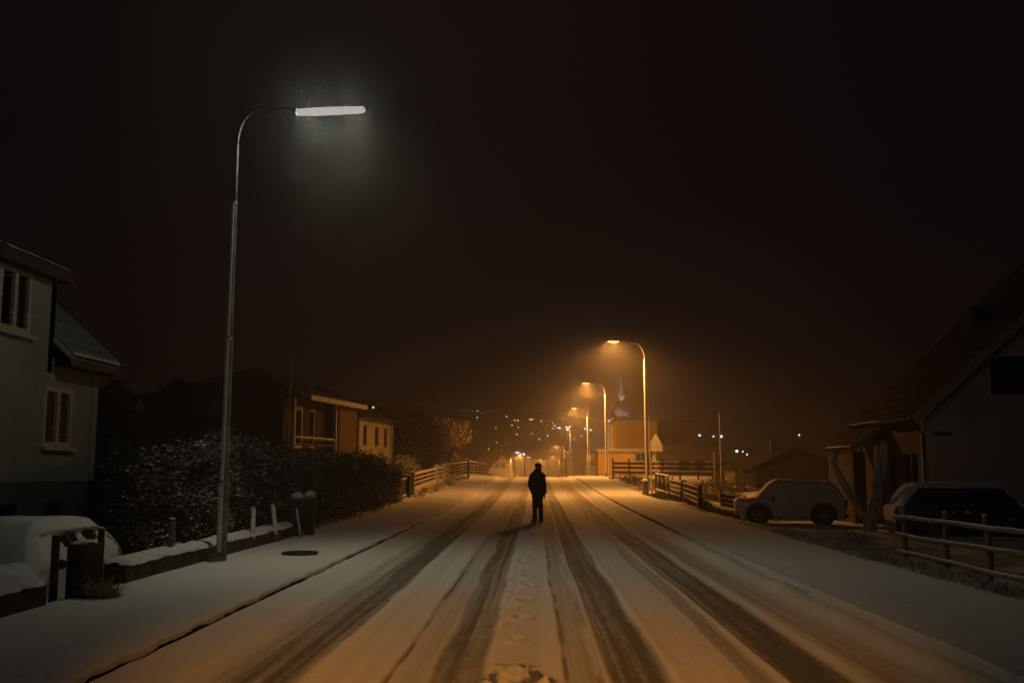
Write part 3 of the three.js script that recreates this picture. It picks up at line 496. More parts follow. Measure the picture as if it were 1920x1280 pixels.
{ // the pale gable just beyond the crest
  const D = 200, c = at(941, 879, D), yb = roadY(D) - 0.5, t = thing('gable_house', 'pale steep-gabled house with two dark windows, just beyond the crest left of the person', 'house', [c.x, yb, -D]);
  const ridge = at(941, 851, D).y - yb, half = 5.2, wallH = 2.0, wy = at(941, 876.5, D).y - yb;
  const r = gableHouse(t, 2 * half, 9, wallH, ridge - wallH, M.cream, M.roof, [[half - 1.5, wy, 0.95, 1.0], [half - 0.1, wy, 0.85, 1.0]], { winOpt: { frame: M.darkTrim, f: 0.12 } });
  part(r[1], 'chimney', box(0.7, 1.3, 0.7, -0.1, ridge + 0.5, -2), M.darkTrim); part(r[0], 'finial', merge([beam(V(-0.3, ridge - 0.2, 0.4), V(0.35, ridge + 0.7, 0.4), 0.09, 0.12), beam(V(0.3, ridge - 0.2, 0.42), V(-0.35, ridge + 0.7, 0.42), 0.09, 0.12)]), M.darkTrim);
  const s = thing('low_house', 'low pale gabled house half hidden behind the person\'s shoulder', 'house', [at(1003, 879, 205).x, roadY(205) - 0.5, -205]);
  const rs = gableHouse(s, 5.4, 8, 2.2, 3.4, M.cream, M.cream, [[2.2, 2.2, 1, 1]]); part(rs[0], 'ridge_cap', box(0.2, 0.1, 8.6, 0, 5.75, -4), M.snowPlain);
}
{ // church with an onion dome, partly hidden by the yellow building
  const D = 142, c = at(1168, 879, D), y = groundY(c.x, -D) - 0.3, t = thing('church', 'white church tower with a domed roof and thin pointed spire', 'church', [c.x, y, -D]);
  const Y = (v) => at(1168, v, D).y - y, top = Y(791), hw = 1.95;
  wallOn(t, [-hw, hw], [hw, hw], 0, top, M.white, [[hw - 0.45, top - 2.2, 0.9, 1.5]]); windowOn(t, [-hw, hw], [hw, hw], [hw - 0.45, top - 2.2, 0.9, 1.5], { cols: 1, frame: M.darkTrim });
  wallOn(t, [hw, hw], [hw, -hw], 0, top, M.white); wallOn(t, [hw, -hw], [-hw, -hw], 0, top, M.white); wallOn(t, [-hw, -hw], [-hw, hw], 0, top, M.white);
  part(t, 'cornice', rbox(hw * 2 + 0.5, 0.35, hw * 2 + 0.5, 0.08, 0, top + 0.15, 0), M.white);
  const dome = [[1.98, 0.3], [1.95, 0.75], [1.78, 1.25], [1.5, 1.75], [1.15, 2.15], [0.78, 2.5], [0.5, 2.75], [0.36, 2.95]].map(([r, h]) => new THREE.Vector2(r, top + h));
  const sheetD = mat(0.42, 0.42, 0.43, { roughness: 0.6, map: T.rust }); part(t, 'dome', new THREE.LatheGeometry(dome, 16), sheetD);
  part(t, 'lantern', merge([new THREE.CylinderGeometry(0.34, 0.34, 0.6, 8).translate(0, top + 3.25, 0), new THREE.CylinderGeometry(0.55, 0.55, 0.12, 10).translate(0, top + 3.6, 0)]), M.white);
  part(t, 'spire', new THREE.LatheGeometry([[0.62, 3.66], [0.5, 4.0], [0.36, 4.7], [0.18, 5.8], [0.03, 7.2]].map(([r, h]) => new THREE.Vector2(r, top + h)), 10), sheetD);
  part(t, 'clock_panel', new THREE.CylinderGeometry(0.5, 0.5, 0.06, 24).rotateX(Math.PI / 2).translate(-0.2, top - 0.02, hw + 0.28), M.white);
  { const f = thing('floodlight', 'small floodlight on a post lighting the church tower, hidden behind the yellow annex', 'floodlight', [c.x - 3.4, groundY(c.x - 3.4, -D + 9), -D + 9]); part(f, 'post', bar(V(0, -0.2, 0), V(0, 1.2, 0), 0.04), M.steel); part(f, 'lamp_glass', new THREE.SphereGeometry(0.12, 12, 8).translate(0, 1.32, 0), lit(new THREE.Color().setRGB(0.9, 0.92, 1), 1)); part(f, 'bracket', box(0.3, 0.03, 0.06, 0, 1.19, 0), M.steel); const s = new THREE.SpotLight(new THREE.Color().setRGB(0.95, 0.93, 1), 430, 0, 0.8, 0.6); s.castShadow = true; s.position.set(0, 1.32, 0); s.target.position.set(3.1, 6.6, -8.0); f.add(s, s.target); }
  // nave behind the tower
  wallOn(t, [-3.2, -hw - 0.02], [3.2, -hw - 0.02], 0, 3.2, M.white, [], 0.25, [0.5, 6]); wallOn(t, [3.2, -hw], [3.2, -14], 0, 3.2, M.white); wallOn(t, [-3.2, -14], [-3.2, -hw], 0, 3.2, M.white);
  part(t, 'roof', slab(V(3.5, 3.0, -hw), V(3.5, 3.0, -14.3), V(0, 6.15, -14.3), V(0, 6.15, -hw), 0.12), M.snowPlain); part(t, 'roof', slab(V(0, 6.15, -hw), V(0, 6.15, -14.3), V(-3.5, 3.0, -14.3), V(-3.5, 3.0, -hw), 0.12), M.snowPlain);
}
{ // yellow building with a low annex in front, right of the lamps
  const D = 100, P = (u, v, d = D) => at(u, v, d), g = groundY(9, -D) - 0.3;
  const yellow = mat(0.74, 0.49, 0.14, { map: T.plaster, bump: T.plasterBump, bs: 0.004 });
  const bx = P(1158, 880, D + 4).x, t = thing('yellow_building', 'flat-roofed yellow building with a low annex, right of the church tower', 'building', [bx, g, -D - 4]);
  const H = P(1200, 787, D + 4).y - g, w = P(1234, 880, D + 4).x - bx, w2 = P(1302, 880, D + 6).x - bx, d2 = 9;
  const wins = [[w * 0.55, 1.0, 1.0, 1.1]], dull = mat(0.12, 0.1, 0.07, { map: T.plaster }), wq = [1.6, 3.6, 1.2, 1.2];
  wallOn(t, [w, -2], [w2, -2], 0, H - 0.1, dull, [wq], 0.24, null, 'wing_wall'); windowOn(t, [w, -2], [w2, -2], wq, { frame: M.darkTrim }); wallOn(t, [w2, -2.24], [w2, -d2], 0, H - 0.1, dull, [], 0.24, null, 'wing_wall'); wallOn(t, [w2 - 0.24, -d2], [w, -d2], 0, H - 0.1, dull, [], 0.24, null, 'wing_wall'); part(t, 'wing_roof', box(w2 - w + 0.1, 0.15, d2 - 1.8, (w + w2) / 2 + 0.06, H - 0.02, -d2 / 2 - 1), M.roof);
  wallOn(t, [0, 0], [w, 0], 0, H, yellow, wins); for (const q of wins) windowOn(t, [0, 0], [w, 0], q, { frame: M.darkTrim });
  wallOn(t, [w, -0.24], [w, -d2], 0, H, yellow); wallOn(t, [w - 0.24, -d2], [0.24, -d2], 0, H, yellow); wallOn(t, [0, -d2], [0, -0.24], 0, H, yellow);
  part(t, 'roof', box(w + 0.4, 0.16, d2 + 0.4, w / 2, H + 0.08, -d2 / 2), M.roof); part(t, 'snow_cover', rbox(w + 0.36, 0.1, d2 + 0.36, 0.04, w / 2, H + 0.2, -d2 / 2), M.snowPlain); part(t, 'eaves_board', box(w + 0.1, 0.22, 0.05, w / 2, H - 0.13, 0.028), M.whitePaint);
  // the annex, nearer
  const ax0 = P(1122, 880).x - bx, ax1 = P(1216, 880).x - bx, aH = P(1150, 846).y - g, aw = ax1 - ax0, win = [P(1192, 880).x - P(1122, 880).x, P(1192, 864).y - g, 1.05, 0.75];
  wallOn(t, [ax0, 4], [ax1, 4], 0, aH, yellow, [win], 0.24, null, 'annex_wall'); windowOn(t, [ax0, 4], [ax1, 4], win, { frame: M.whitePaint, f: 0.06, bars: 1 });
  wallOn(t, [ax0, 0.02], [ax0, 3.76], 0, aH, yellow, [], 0.24, null, 'annex_wall'); wallOn(t, [ax1, 3.76], [ax1, 0.02], 0, aH, yellow, [], 0.24, null, 'annex_wall');
  const ar = part(t, 'annex_roof', box(aw + 0.3, 0.14, 4.2, (ax0 + ax1) / 2, aH + 0.07, 2.13), M.roof); part(ar, 'eaves_board', box(aw + 0.32, 0.2, 0.05, (ax0 + ax1) / 2, aH + 0.05, 4.26), M.whitePaint); part(ar, 'snow_cover', rbox(aw + 0.2, 0.1, 4.1, 0.04, (ax0 + ax1) / 2, aH + 0.19, 2.13), M.snowPlain);
  // lower dim wing to the right
  const s = thing('long_low_house', 'long dim house with a low roof to the right of the yellow building', 'house', [P(1236, 880, 90).x, groundY(14, -90) - 0.3, -90]);
  const sw = P(1345, 880, 90).x - P(1236, 880, 90).x, sh = P(1300, 870, 90).y - groundY(14, -90), sr = P(1300, 834, 90).y - groundY(14, -90) + 0.3;
  const ws = [[sw * 0.36, 0.9, 0.9, 0.9], [sw * 0.62, 0.9, 0.9, 0.9]]; wallOn(s, [0, 0], [sw, 0], 0, sh + 0.8, M.ochre, ws); for (const q of ws) windowOn(s, [0, 0], [sw, 0], q, { frame: M.darkTrim });
  wallOn(s, [sw, -0.24], [sw, -6], 0, sh + 0.8, M.ochre, [], 0.24, [0.5, sr]); wallOn(s, [0, -6], [0, -0.24], 0, sh + 0.8, M.ochre, [], 0.24, [0.5, sr]); wallOn(s, [sw - 0.24, -6], [0.24, -6], 0, sh + 0.8, M.ochre);
  part(s, 'roof', slab(V(-0.3, sh + 0.7, 0.35), V(sw + 0.3, sh + 0.7, 0.35), V(sw + 0.3, sr + 0.1, -3), V(-0.3, sr + 0.1, -3), 0.1), M.roof); part(s, 'roof', slab(V(-0.3, sr + 0.1, -3), V(sw + 0.3, sr + 0.1, -3), V(sw + 0.3, sh + 0.7, -6.35), V(-0.3, sh + 0.7, -6.35), 0.1), M.roof);
}
{ // dark house and shed on the right, hardly lit
  const D = 64, P = (u, v, d = D) => at(u, v, d), g = groundY(17, -D) - 0.3, c = P(1492, 880), t = thing('dark_house', 'nearly black low house behind the right-hand parked car', 'house', [c.x, g, -D]);
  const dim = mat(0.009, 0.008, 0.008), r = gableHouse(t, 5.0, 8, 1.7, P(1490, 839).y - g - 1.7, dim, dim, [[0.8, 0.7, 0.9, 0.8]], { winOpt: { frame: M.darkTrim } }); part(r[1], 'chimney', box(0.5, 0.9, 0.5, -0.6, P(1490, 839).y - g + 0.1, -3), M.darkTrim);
  const b = thing('garden_shed', 'small plank shed with one pale side in the dark garden beside the wooden fence panels', 'shed', [P(1366, 880, 62).x, groundY(12, -62) - 0.2, -62], -0.25);
  wallOn(b, [-0.95, 0.9], [0.95, 0.9], 0, 1.5, M.darkWood, [], 0.08, [0.5, 2.0]); wallOn(b, [0.95, 0.82], [0.95, -0.9], 0, 1.5, M.greyWood, [], 0.08); wallOn(b, [-0.95, -0.9], [-0.95, 0.82], 0, 1.5, M.darkWood, [], 0.08); wallOn(b, [0.87, -0.9], [-0.87, -0.9], 0, 1.5, M.darkWood, [], 0.08, [0.5, 2.0]);
  part(b, 'door', box(0.7, 1.3, 0.05, 0.2, 0.68, 0.93), M.greyWood); for (const s of [-1, 1]) part(b, 'roof', s > 0 ? slab(V(1.1, 1.44, 1.05), V(1.1, 1.44, -1.05), V(0, 2.06, -1.05), V(0, 2.06, 1.05), 0.05) : slab(V(0, 2.06, 1.05), V(0, 2.06, -1.05), V(-1.1, 1.44, -1.05), V(-1.1, 1.44, 1.05), 0.05), M.roof);
}
{ // the big gabled house on the right with the porch towards the road
  const D = 34, X = 13.1, g = -0.6, t = thing('steep_roof_house', 'large dim house with a steep roof and an open corner porch at the right edge', 'house', [X, g, -D]);
  const eave = 3.55 - g, k = 0.9, tile = new THREE.MeshPhysicalMaterial({ color: new THREE.Color().setRGB(0.06, 0.055, 0.053), map: T.rust, roughness: 0.95, specularIntensity: 0.15 }), w = 14.2, l = 6.6, rise = k * w / 2, wall = mat(0.74, 0.72, 0.69, { map: T.plaster });
  const win = [at(1857, 700, D).x - X, at(1857, 740, D).y - g, 1.9, 1.3], win2 = [win[0] + 2.9, win[1], 1.6, 1.42], vent = [0.3, at(1750, 813, D).y - g, 0.62, 0.1];
  wallOn(t, [0, 0], [w, 0], -0.2, eave, wall, [win, win2], 0.26, [0.5, eave + rise]);
  windowOn(t, [0, 0], [w, 0], win, { frame: M.darkTrim, f: 0.07, cols: 2, sill: false }); windowOn(t, [0, 0], [w, 0], win2, { frame: M.darkTrim, f: 0.07, sill: false });
  part(t, 'vent', box(vent[2], vent[3], 0.06, vent[0] + vent[2] / 2, vent[1], 0.03), M.iron);
  const sideW = mat(0.12, 0.1, 0.075, { map: T.wood }), tall = [[0.35, 1.25, 0.55, 1.5], [1.05, 1.25, 0.55, 1.5], [2.4, 1.1, 0.6, 1.7]];
  wallOn(t, [0, -l], [0, -0.26], -0.2, eave, sideW, tall.map(([x, y, a, b]) => [l - 0.26 - x - a, y, a, b])); for (const [x, y, a, b] of tall) windowOn(t, [0, -l], [0, -0.26], [l - 0.26 - x - a, y, a, b], { frame: M.darkTrim, f: 0.06, cols: 1 });
  wallOn(t, [w, -l], [0, -l], -0.2, eave, wall, [], 0.26, [0.5, eave + rise]); wallOn(t, [w, -0.26], [w, -l + 0.26], -0.2, eave, wall);
  const e = 0.42, ye = eave - k * e + 0.1, ri = eave + rise + 0.1;
  const r = part(t, 'roof', slab(V(w / 2, ri, 0.4), V(w / 2, ri, -l - 0.4), V(-e, ye, -l - 0.4), V(-e, ye, 0.4), 0.1), tile); part(t, 'roof', slab(V(w + e, ye, 0.4), V(w + e, ye, -l - 0.4), V(w / 2, ri, -l - 0.4), V(w / 2, ri, 0.4), 0.1), M.roof);
  part(r, 'verge_board', beam(V(-e, ye - 0.08, 0.43), V(w / 2, ri - 0.08, 0.43), 0.05, 0.26), M.whitePaint); part(r, 'verge_trim', beam(V(0.1, eave - 0.22, 0.03), V(w / 2, ri - 0.62, 0.03), 0.06, 0.12), M.greyWood);
  part(r, 'gutter', bar(V(-e - 0.06, ye + 0.0, 0.35), V(-e - 0.06, ye, -3.3), 0.065), M.iron); part(r, 'downpipe', tube([V(-e - 0.04, ye - 0.03, 0.2), V(-0.25, ye - 0.3, 0.12), V(-0.06, ye - 0.5, 0.1), V(-0.06, 0.1, 0.1)], 0.045, 8), M.iron);
  part(r, 'chimney', box(0.85, 1.6, 0.85, at(1835, 590, 38).x - X, at(1835, 578, 38).y - g - 0.8, -4), tile);
  for (let i = 1; i < 22; i++) { const a = V(lerp(-e, w / 2, i / 22), lerp(ye, ri, i / 22) + 0.012, 0.3), b = a.clone(); b.z = -l - 0.3; part(r, 'batten', beam(a, b, 0.04, 0.025), tile); }
  part(r, 'snow_edge', snowLine(along(V(-e + 0.05, ye + 0.06, -3.0), V(-e + 0.05, ye + 0.06, -l), 0.25), 0.24, 0.06), M.snowPlain);
  // porch: a lower roof that carries the slope down over an open corner
  const pz = -3.75, pl = 3.3, px = -1.22, py = at(1559, 838, 38).y - g - 0.02, p = part(t, 'porch_roof', slab(V(-0.02, py + 0.97, pz), V(-0.02, py + 0.97, pz - pl), V(px - 0.1, py, pz - pl), V(px - 0.1, py, pz), 0.1), tile);
  part(p, 'verge_board', beam(V(-0.02, py + 0.87, pz + 0.03), V(px - 0.1, py - 0.1, pz + 0.03), 0.05, 0.2), M.whitePaint); part(p, 'snow_edge', snowLine(along(V(px - 0.04, py + 0.04, pz - 0.1), V(px - 0.04, py + 0.04, pz - pl + 0.1), 0.2), 0.14, 0.05), M.snowPlain);
  part(t, 'porch_wall', box(0.45, py - 0.1, 0.12, px + 0.25, py / 2 - 0.1, pz - 0.1), sideW); part(t, 'porch_wall', box(0.12, py - 0.2, pl - 0.3, px + 0.09, py / 2 - 0.15, pz - pl / 2 - 0.1), sideW); part(t, 'porch_post', box(0.14, py + 0.7, 0.14, -0.12, (py + 0.7) / 2, pz - 0.1), sideW);
}
// ---------------------------------------------------------------- walls, fences and street furniture, left side
const gy = (x, z) => groundY(x, z);
{ // low garden wall along the left pavement
  const x = LW - 0.22, build = (z0, z1, label) => {
    const zs = along(V(x, 0, z0), V(x, 0, z1), 0.1), t = thing('garden_wall', label, 'wall', [0, 0, 0]), pos = [], n = zs.length;
    const sec = [[0.17, -0.35], [0.165, 0.24], [-0.165, 0.24], [-0.17, -0.7]], idx = [];
    zs.forEach((p, i) => sec.forEach(([a, h]) => pos.push(x + a + 0.012 * n2(p.z * 3, a * 9 + h), roadY(-p.z) + 0.1 + h + 0.01 * n2(p.z * 2, 5), p.z)));
    for (let i = 0; i < n - 1; i++) for (let k = 0; k < 3; k++) { const a = i * 4 + k, b = a + 4; idx.push(a, a + 1, b, a + 1, b + 1, b); }
    const e = (n - 1) * 4; idx.push(0, 2, 1, 0, 3, 2, e, e + 1, e + 2, e, e + 2, e + 3);
    const g = new THREE.BufferGeometry(); g.setAttribute('position', new THREE.Float32BufferAttribute(pos, 3)); g.setIndex(idx);
    part(t, 'masonry', metreUV(g.toNonIndexed()), mat(0.07, 0.062, 0.055, { map: T.plaster, bump: T.grit, bs: 0.02 })); t.children[0].geometry.computeVertexNormals();
    part(t, 'snow_cap', snowLine(zs.map((p) => V(x, roadY(-p.z) + 0.1 + 0.235 + 0.012 * n2(p.z * 1.3, 2), p.z)), 0.40, 0.105, 9), M.snow);
  };
  build(-13.4, -22.6, 'low snow-capped garden wall along the left pavement, behind the tall street lamp'); build(-2.5, -11.25, 'low snow-capped garden wall at the lower left corner, before the brown box');
}
{ // brown box between two square posts in the gap of the wall
  const P = (u, v, d) => at(u, v, d), d1 = 12.15, c = P(155, 1090, d1), x0 = P(119, 1050, 12.0).x, x1 = P(192, 1050, 12.5).x, t = thing('wooden_box', 'brown plank box with a snowy lid in the gap of the low garden wall', 'box', [c.x, -0.3, -d1], -0.35);
  const w = x1 - x0 - 0.02, h = P(155, 1023, d1).y + 0.3, n = 5;
  for (let i = 0; i < n; i++) part(t, 'plank', rbox(w / n - 0.006, h, 0.025, 0.004, -w / 2 + w * (i + 0.5) / n, h / 2, 0.15), i % 2 ? M.wood : mat(0.14, 0.085, 0.05, { map: T.wood }));
  part(t, 'side_panel', box(0.025, h, 0.28, -w / 2 + 0.012, h / 2, -0.002), M.wood); part(t, 'side_panel', box(0.025, h, 0.28, w / 2 - 0.012, h / 2, -0.002), M.wood); part(t, 'back_panel', box(w - 0.06, h, 0.025, 0, h / 2, -0.13), M.wood);
  part(t, 'lid', rbox(w + 0.06, 0.03, 0.36, 0.008, 0, h + 0.015, 0.01), M.wood); part(t, 'snow_cap', snowLine(along(V(-w / 2, h + 0.03, 0.01), V(w / 2, h + 0.03, 0.01), 0.06), 0.34, 0.05, 9), M.snow);
  const post = (u, vt, vb, d, w, label, m, lean = 0, yb = -0.45, round = false, group) => {
    const b = P(u, vb, d), top = P(u, vt, d).y, o = thing('wooden_post', label, 'post', [b.x, yb, -d], 0.3, group); o.rotation.z = lean;
    part(o, 'shaft', round ? tube([V(0, 0, 0), V(0, (top - yb) / 2, 0), V(0, top - yb, 0)], [w * 0.56, w * 0.52, w * 0.5], 10, true, 0.06) : rbox(w, top - yb, w, 0.008, 0, (top - yb) / 2, 0), m);
    part(o, 'snow_cap', new THREE.SphereGeometry(1, 10, 6, 0, Math.PI * 2, 0, Math.PI / 2).scale(w * 0.55, 0.025, w * 0.55).translate(0, top - yb - 0.006, 0), M.snowPlain); return [o, top - yb];
  };
  post(100, 1003, 1090, 11.75, 0.085, 'square brown post at the left end of the brown plank box', M.wood); post(187, 990, 1050, 12.75, 0.08, 'square brown post behind the right end of the brown plank box', M.wood);
  post(320, 972, 1040, 15.4, 0.09, 'round tan post standing alone behind the low garden wall left of the tall lamp', M.greyWood, 0, 0.1, true);
  const iced = (u, vt, vb, d, lean, label) => { const [o, h] = post(u, vt, vb, d, 0.085, label, M.greyWood, lean, 0.15); part(o, 'snow_crust', crust(along(V(0, 0.1, 0), V(0, h - 0.02, 0), 0.03), 0.05, Math.PI * 0.35), M.snowPlain); };
  iced(472, 952, 1002, 19.5, 0, 'upright frosted fence post right of the tall lamp, before the hedge'); iced(517, 945, 992, 21, 0.13, 'frosted fence post leaning to the left, before the hedge'); 
  const gate = (u0, u1, vt, vb, d, label) => {
    const a = P(u0, vb, d), b = P(u1, vb, d), top = P(u0, vt, d).y, w = b.x - a.x, o = thing('gate_pillar', label, 'pillar', [(a.x + b.x) / 2, 0.0, -d], 0.12);
    part(o, 'shaft', rbox(w, top, w * 0.85, 0.02, 0, top / 2, 0), M.kerb); part(o, 'cap_stone', rbox(w * 1.16, 0.07, w, 0.015, 0, top + 0.03, 0), M.concrete);
    part(o, 'snow_cap', new THREE.SphereGeometry(1, 14, 7, 0, Math.PI * 2, 0, Math.PI / 2).scale(w * 0.6, 0.13, w * 0.54).translate(0, top + 0.055, 0), M.snow);
  };
  gate(545, 566, 937, 990, 22.9, 'shorter dark gate pillar with a snow cap at the end of the garden wall'); gate(570, 589, 934, 990, 23.2, 'taller dark gate pillar with a thick snow cap, right of the shorter one');
  const sl = thing('fence_stake', 'thin frosted stake leaning against the shorter gate pillar', 'stake', [P(556, 990, 22.4).x, 0.1, -22.4]); part(sl, 'shaft', bar(V(0.08, 0, 0), V(-0.02, 0.62, 0), 0.022), M.greyWood); part(sl, 'snow_crust', crust(along(V(0.08, 0.05, 0), V(-0.02, 0.62, 0), 0.03), 0.022, 1.2), M.snowPlain);
}
{ // fence along the left pavement beyond the hedge
  const P = (u, v, d) => at(u, v, d), X = (d) => -6.0 + 0.6 * sm(66, 108, d), gl = (d) => roadY(d) + 0.1 + 0.13 * sm(46, 60, d);
  const pillar = (d, w, h, m, label) => { const o = thing('fence_pillar', label, 'pillar', [X(d), gl(d) - 0.1, -d]); part(o, 'shaft', rbox(w, h + 0.1, w, 0.015, 0, (h + 0.1) / 2, 0), m); part(o, 'cap_stone', rbox(w + 0.06, 0.06, w + 0.06, 0.012, 0, h + 0.13, 0), m); part(o, 'snow_cap', new THREE.SphereGeometry(1, 10, 5, 0, 7, 0, Math.PI / 2).scale(w * 0.56, 0.07, w * 0.56).translate(0, h + 0.15, 0), M.snowPlain); };
  const panel = (d0, d1, posts, rails, wallH, h, m, label) => {
    const t = thing('rail_fence', label, 'fence'), p = (d, y) => V(X(d), gl(d) + y, -d);
    if (wallH) { part(t, 'base_wall', beam(p(d0, wallH / 2 - 0.08), p(d1, wallH / 2 - 0.08), 0.18, wallH + 0.16), M.cream); part(t, 'snow_cap', snowLine(along(p(d0, wallH), p(d1, wallH), 0.4), 0.16, 0.05), M.snowPlain); }
    for (let i = 0; i < posts; i++) { const d = lerp(d0 + 0.2, d1 - 0.2, i / (posts - 1)); part(t, 'post', box(0.09, h - wallH + 0.08, 0.09, X(d), gl(d) + (h + wallH) / 2, -d), m); }
    for (let r = 0; r < rails; r++) { const y = lerp(wallH + 0.1, h, r / (rails - 1)); part(t, 'rail', beam(p(d0 + 0.1, y).add(V(0.065, 0, 0)), p(d1 - 0.1, y).add(V(0.065, 0, 0)), 0.04, 0.085), m); }
    part(t, 'snow_cap', snowLine(along(p(d0 + 0.1, h + 0.045).add(V(0.06, 0, 0)), p(d1 - 0.1, h + 0.045).add(V(0.06, 0, 0)), 0.3), 0.08, 0.045), M.snowPlain);
  };
  pillar(46.6, 0.42, 1.02, M.kerb, 'broad dark gate pillar at the start of the left fence'); pillar(48.6, 0.3, 1.12, M.concrete, 'pale gate pillar joined to the nearest white fence panel');
  panel(48.8, 60.4, 4, 4, 0.36, 1.08, M.whitePaint, 'white railed fence panel on a low wall, nearest on the left pavement');
  pillar(60.8, 0.3, 1.2, M.cream, 'pale fence pillar at the far end of the nearest white panel');
  panel(61.1, 65, 2, 4, 0.3, 1.1, M.whitePaint, 'short white fence panel between two pale pillars'); pillar(65.4, 0.3, 1.2, M.cream, 'pale fence pillar right before the dark gate');
  { const d = 66.4, t = thing('garden_gate', 'small dark garden gate in the left fence', 'gate', [X(d), gl(d) - 0.04, -d], Math.PI / 2); for (let i = 0; i < 6; i++) part(t, 'board', box(0.2, 1.1, 0.03, -0.55 + i * 0.22, 0.55, 0), M.darkTrim); part(t, 'brace', box(1.3, 0.1, 0.03, 0, 0.85, 0.03), M.darkTrim); part(t, 'brace', box(1.3, 0.1, 0.03, 0, 0.25, 0.03), M.darkTrim); }
  pillar(68, 0.3, 1.25, M.cream, 'pale fence pillar behind the dark garden gate');
  panel(68.4, 84, 5, 5, 0.16, 1.2, M.greyWood, 'grey railed fence with five rails, middle stretch on the left'); pillar(84.5, 0.45, 1.35, M.darkTrim, 'dark pillar in the middle of the far left fence'); panel(85, 112, 7, 5, 0.1, 1.25, M.greyWood, 'grey railed fence running up to the crest on the left');
  // dark plank gate between hedge and pillar
  const a = P(738, 920, 41.5), t = thing('plank_gate', 'dark plank gate with snowy rails between the hedge and the broad pillar', 'gate');
  const q = (d, y) => V(lerp(-5.75, X(46.3), (d - 41.5) / 4.8), gl(d) + y, -d);
  for (let i = 0; i < 9; i++) { const d = 41.7 + i * 0.52; part(t, 'board', beam(q(d, 0.5), q(d + 0.48, 0.5), 0.03, 0.95), M.darkWood); }
  for (const y of [0.16, 0.92]) { part(t, 'rail', beam(q(41.6, y).add(V(0.05, 0, 0)), q(46.3, y).add(V(0.05, 0, 0)), 0.06, 0.09), M.wood); part(t, 'snow_cap', snowLine(along(q(41.6, y + 0.045).add(V(0.05, 0, 0)), q(46.3, y + 0.045).add(V(0.05, 0, 0)), 0.2), 0.09, 0.05), M.snowPlain); }
}
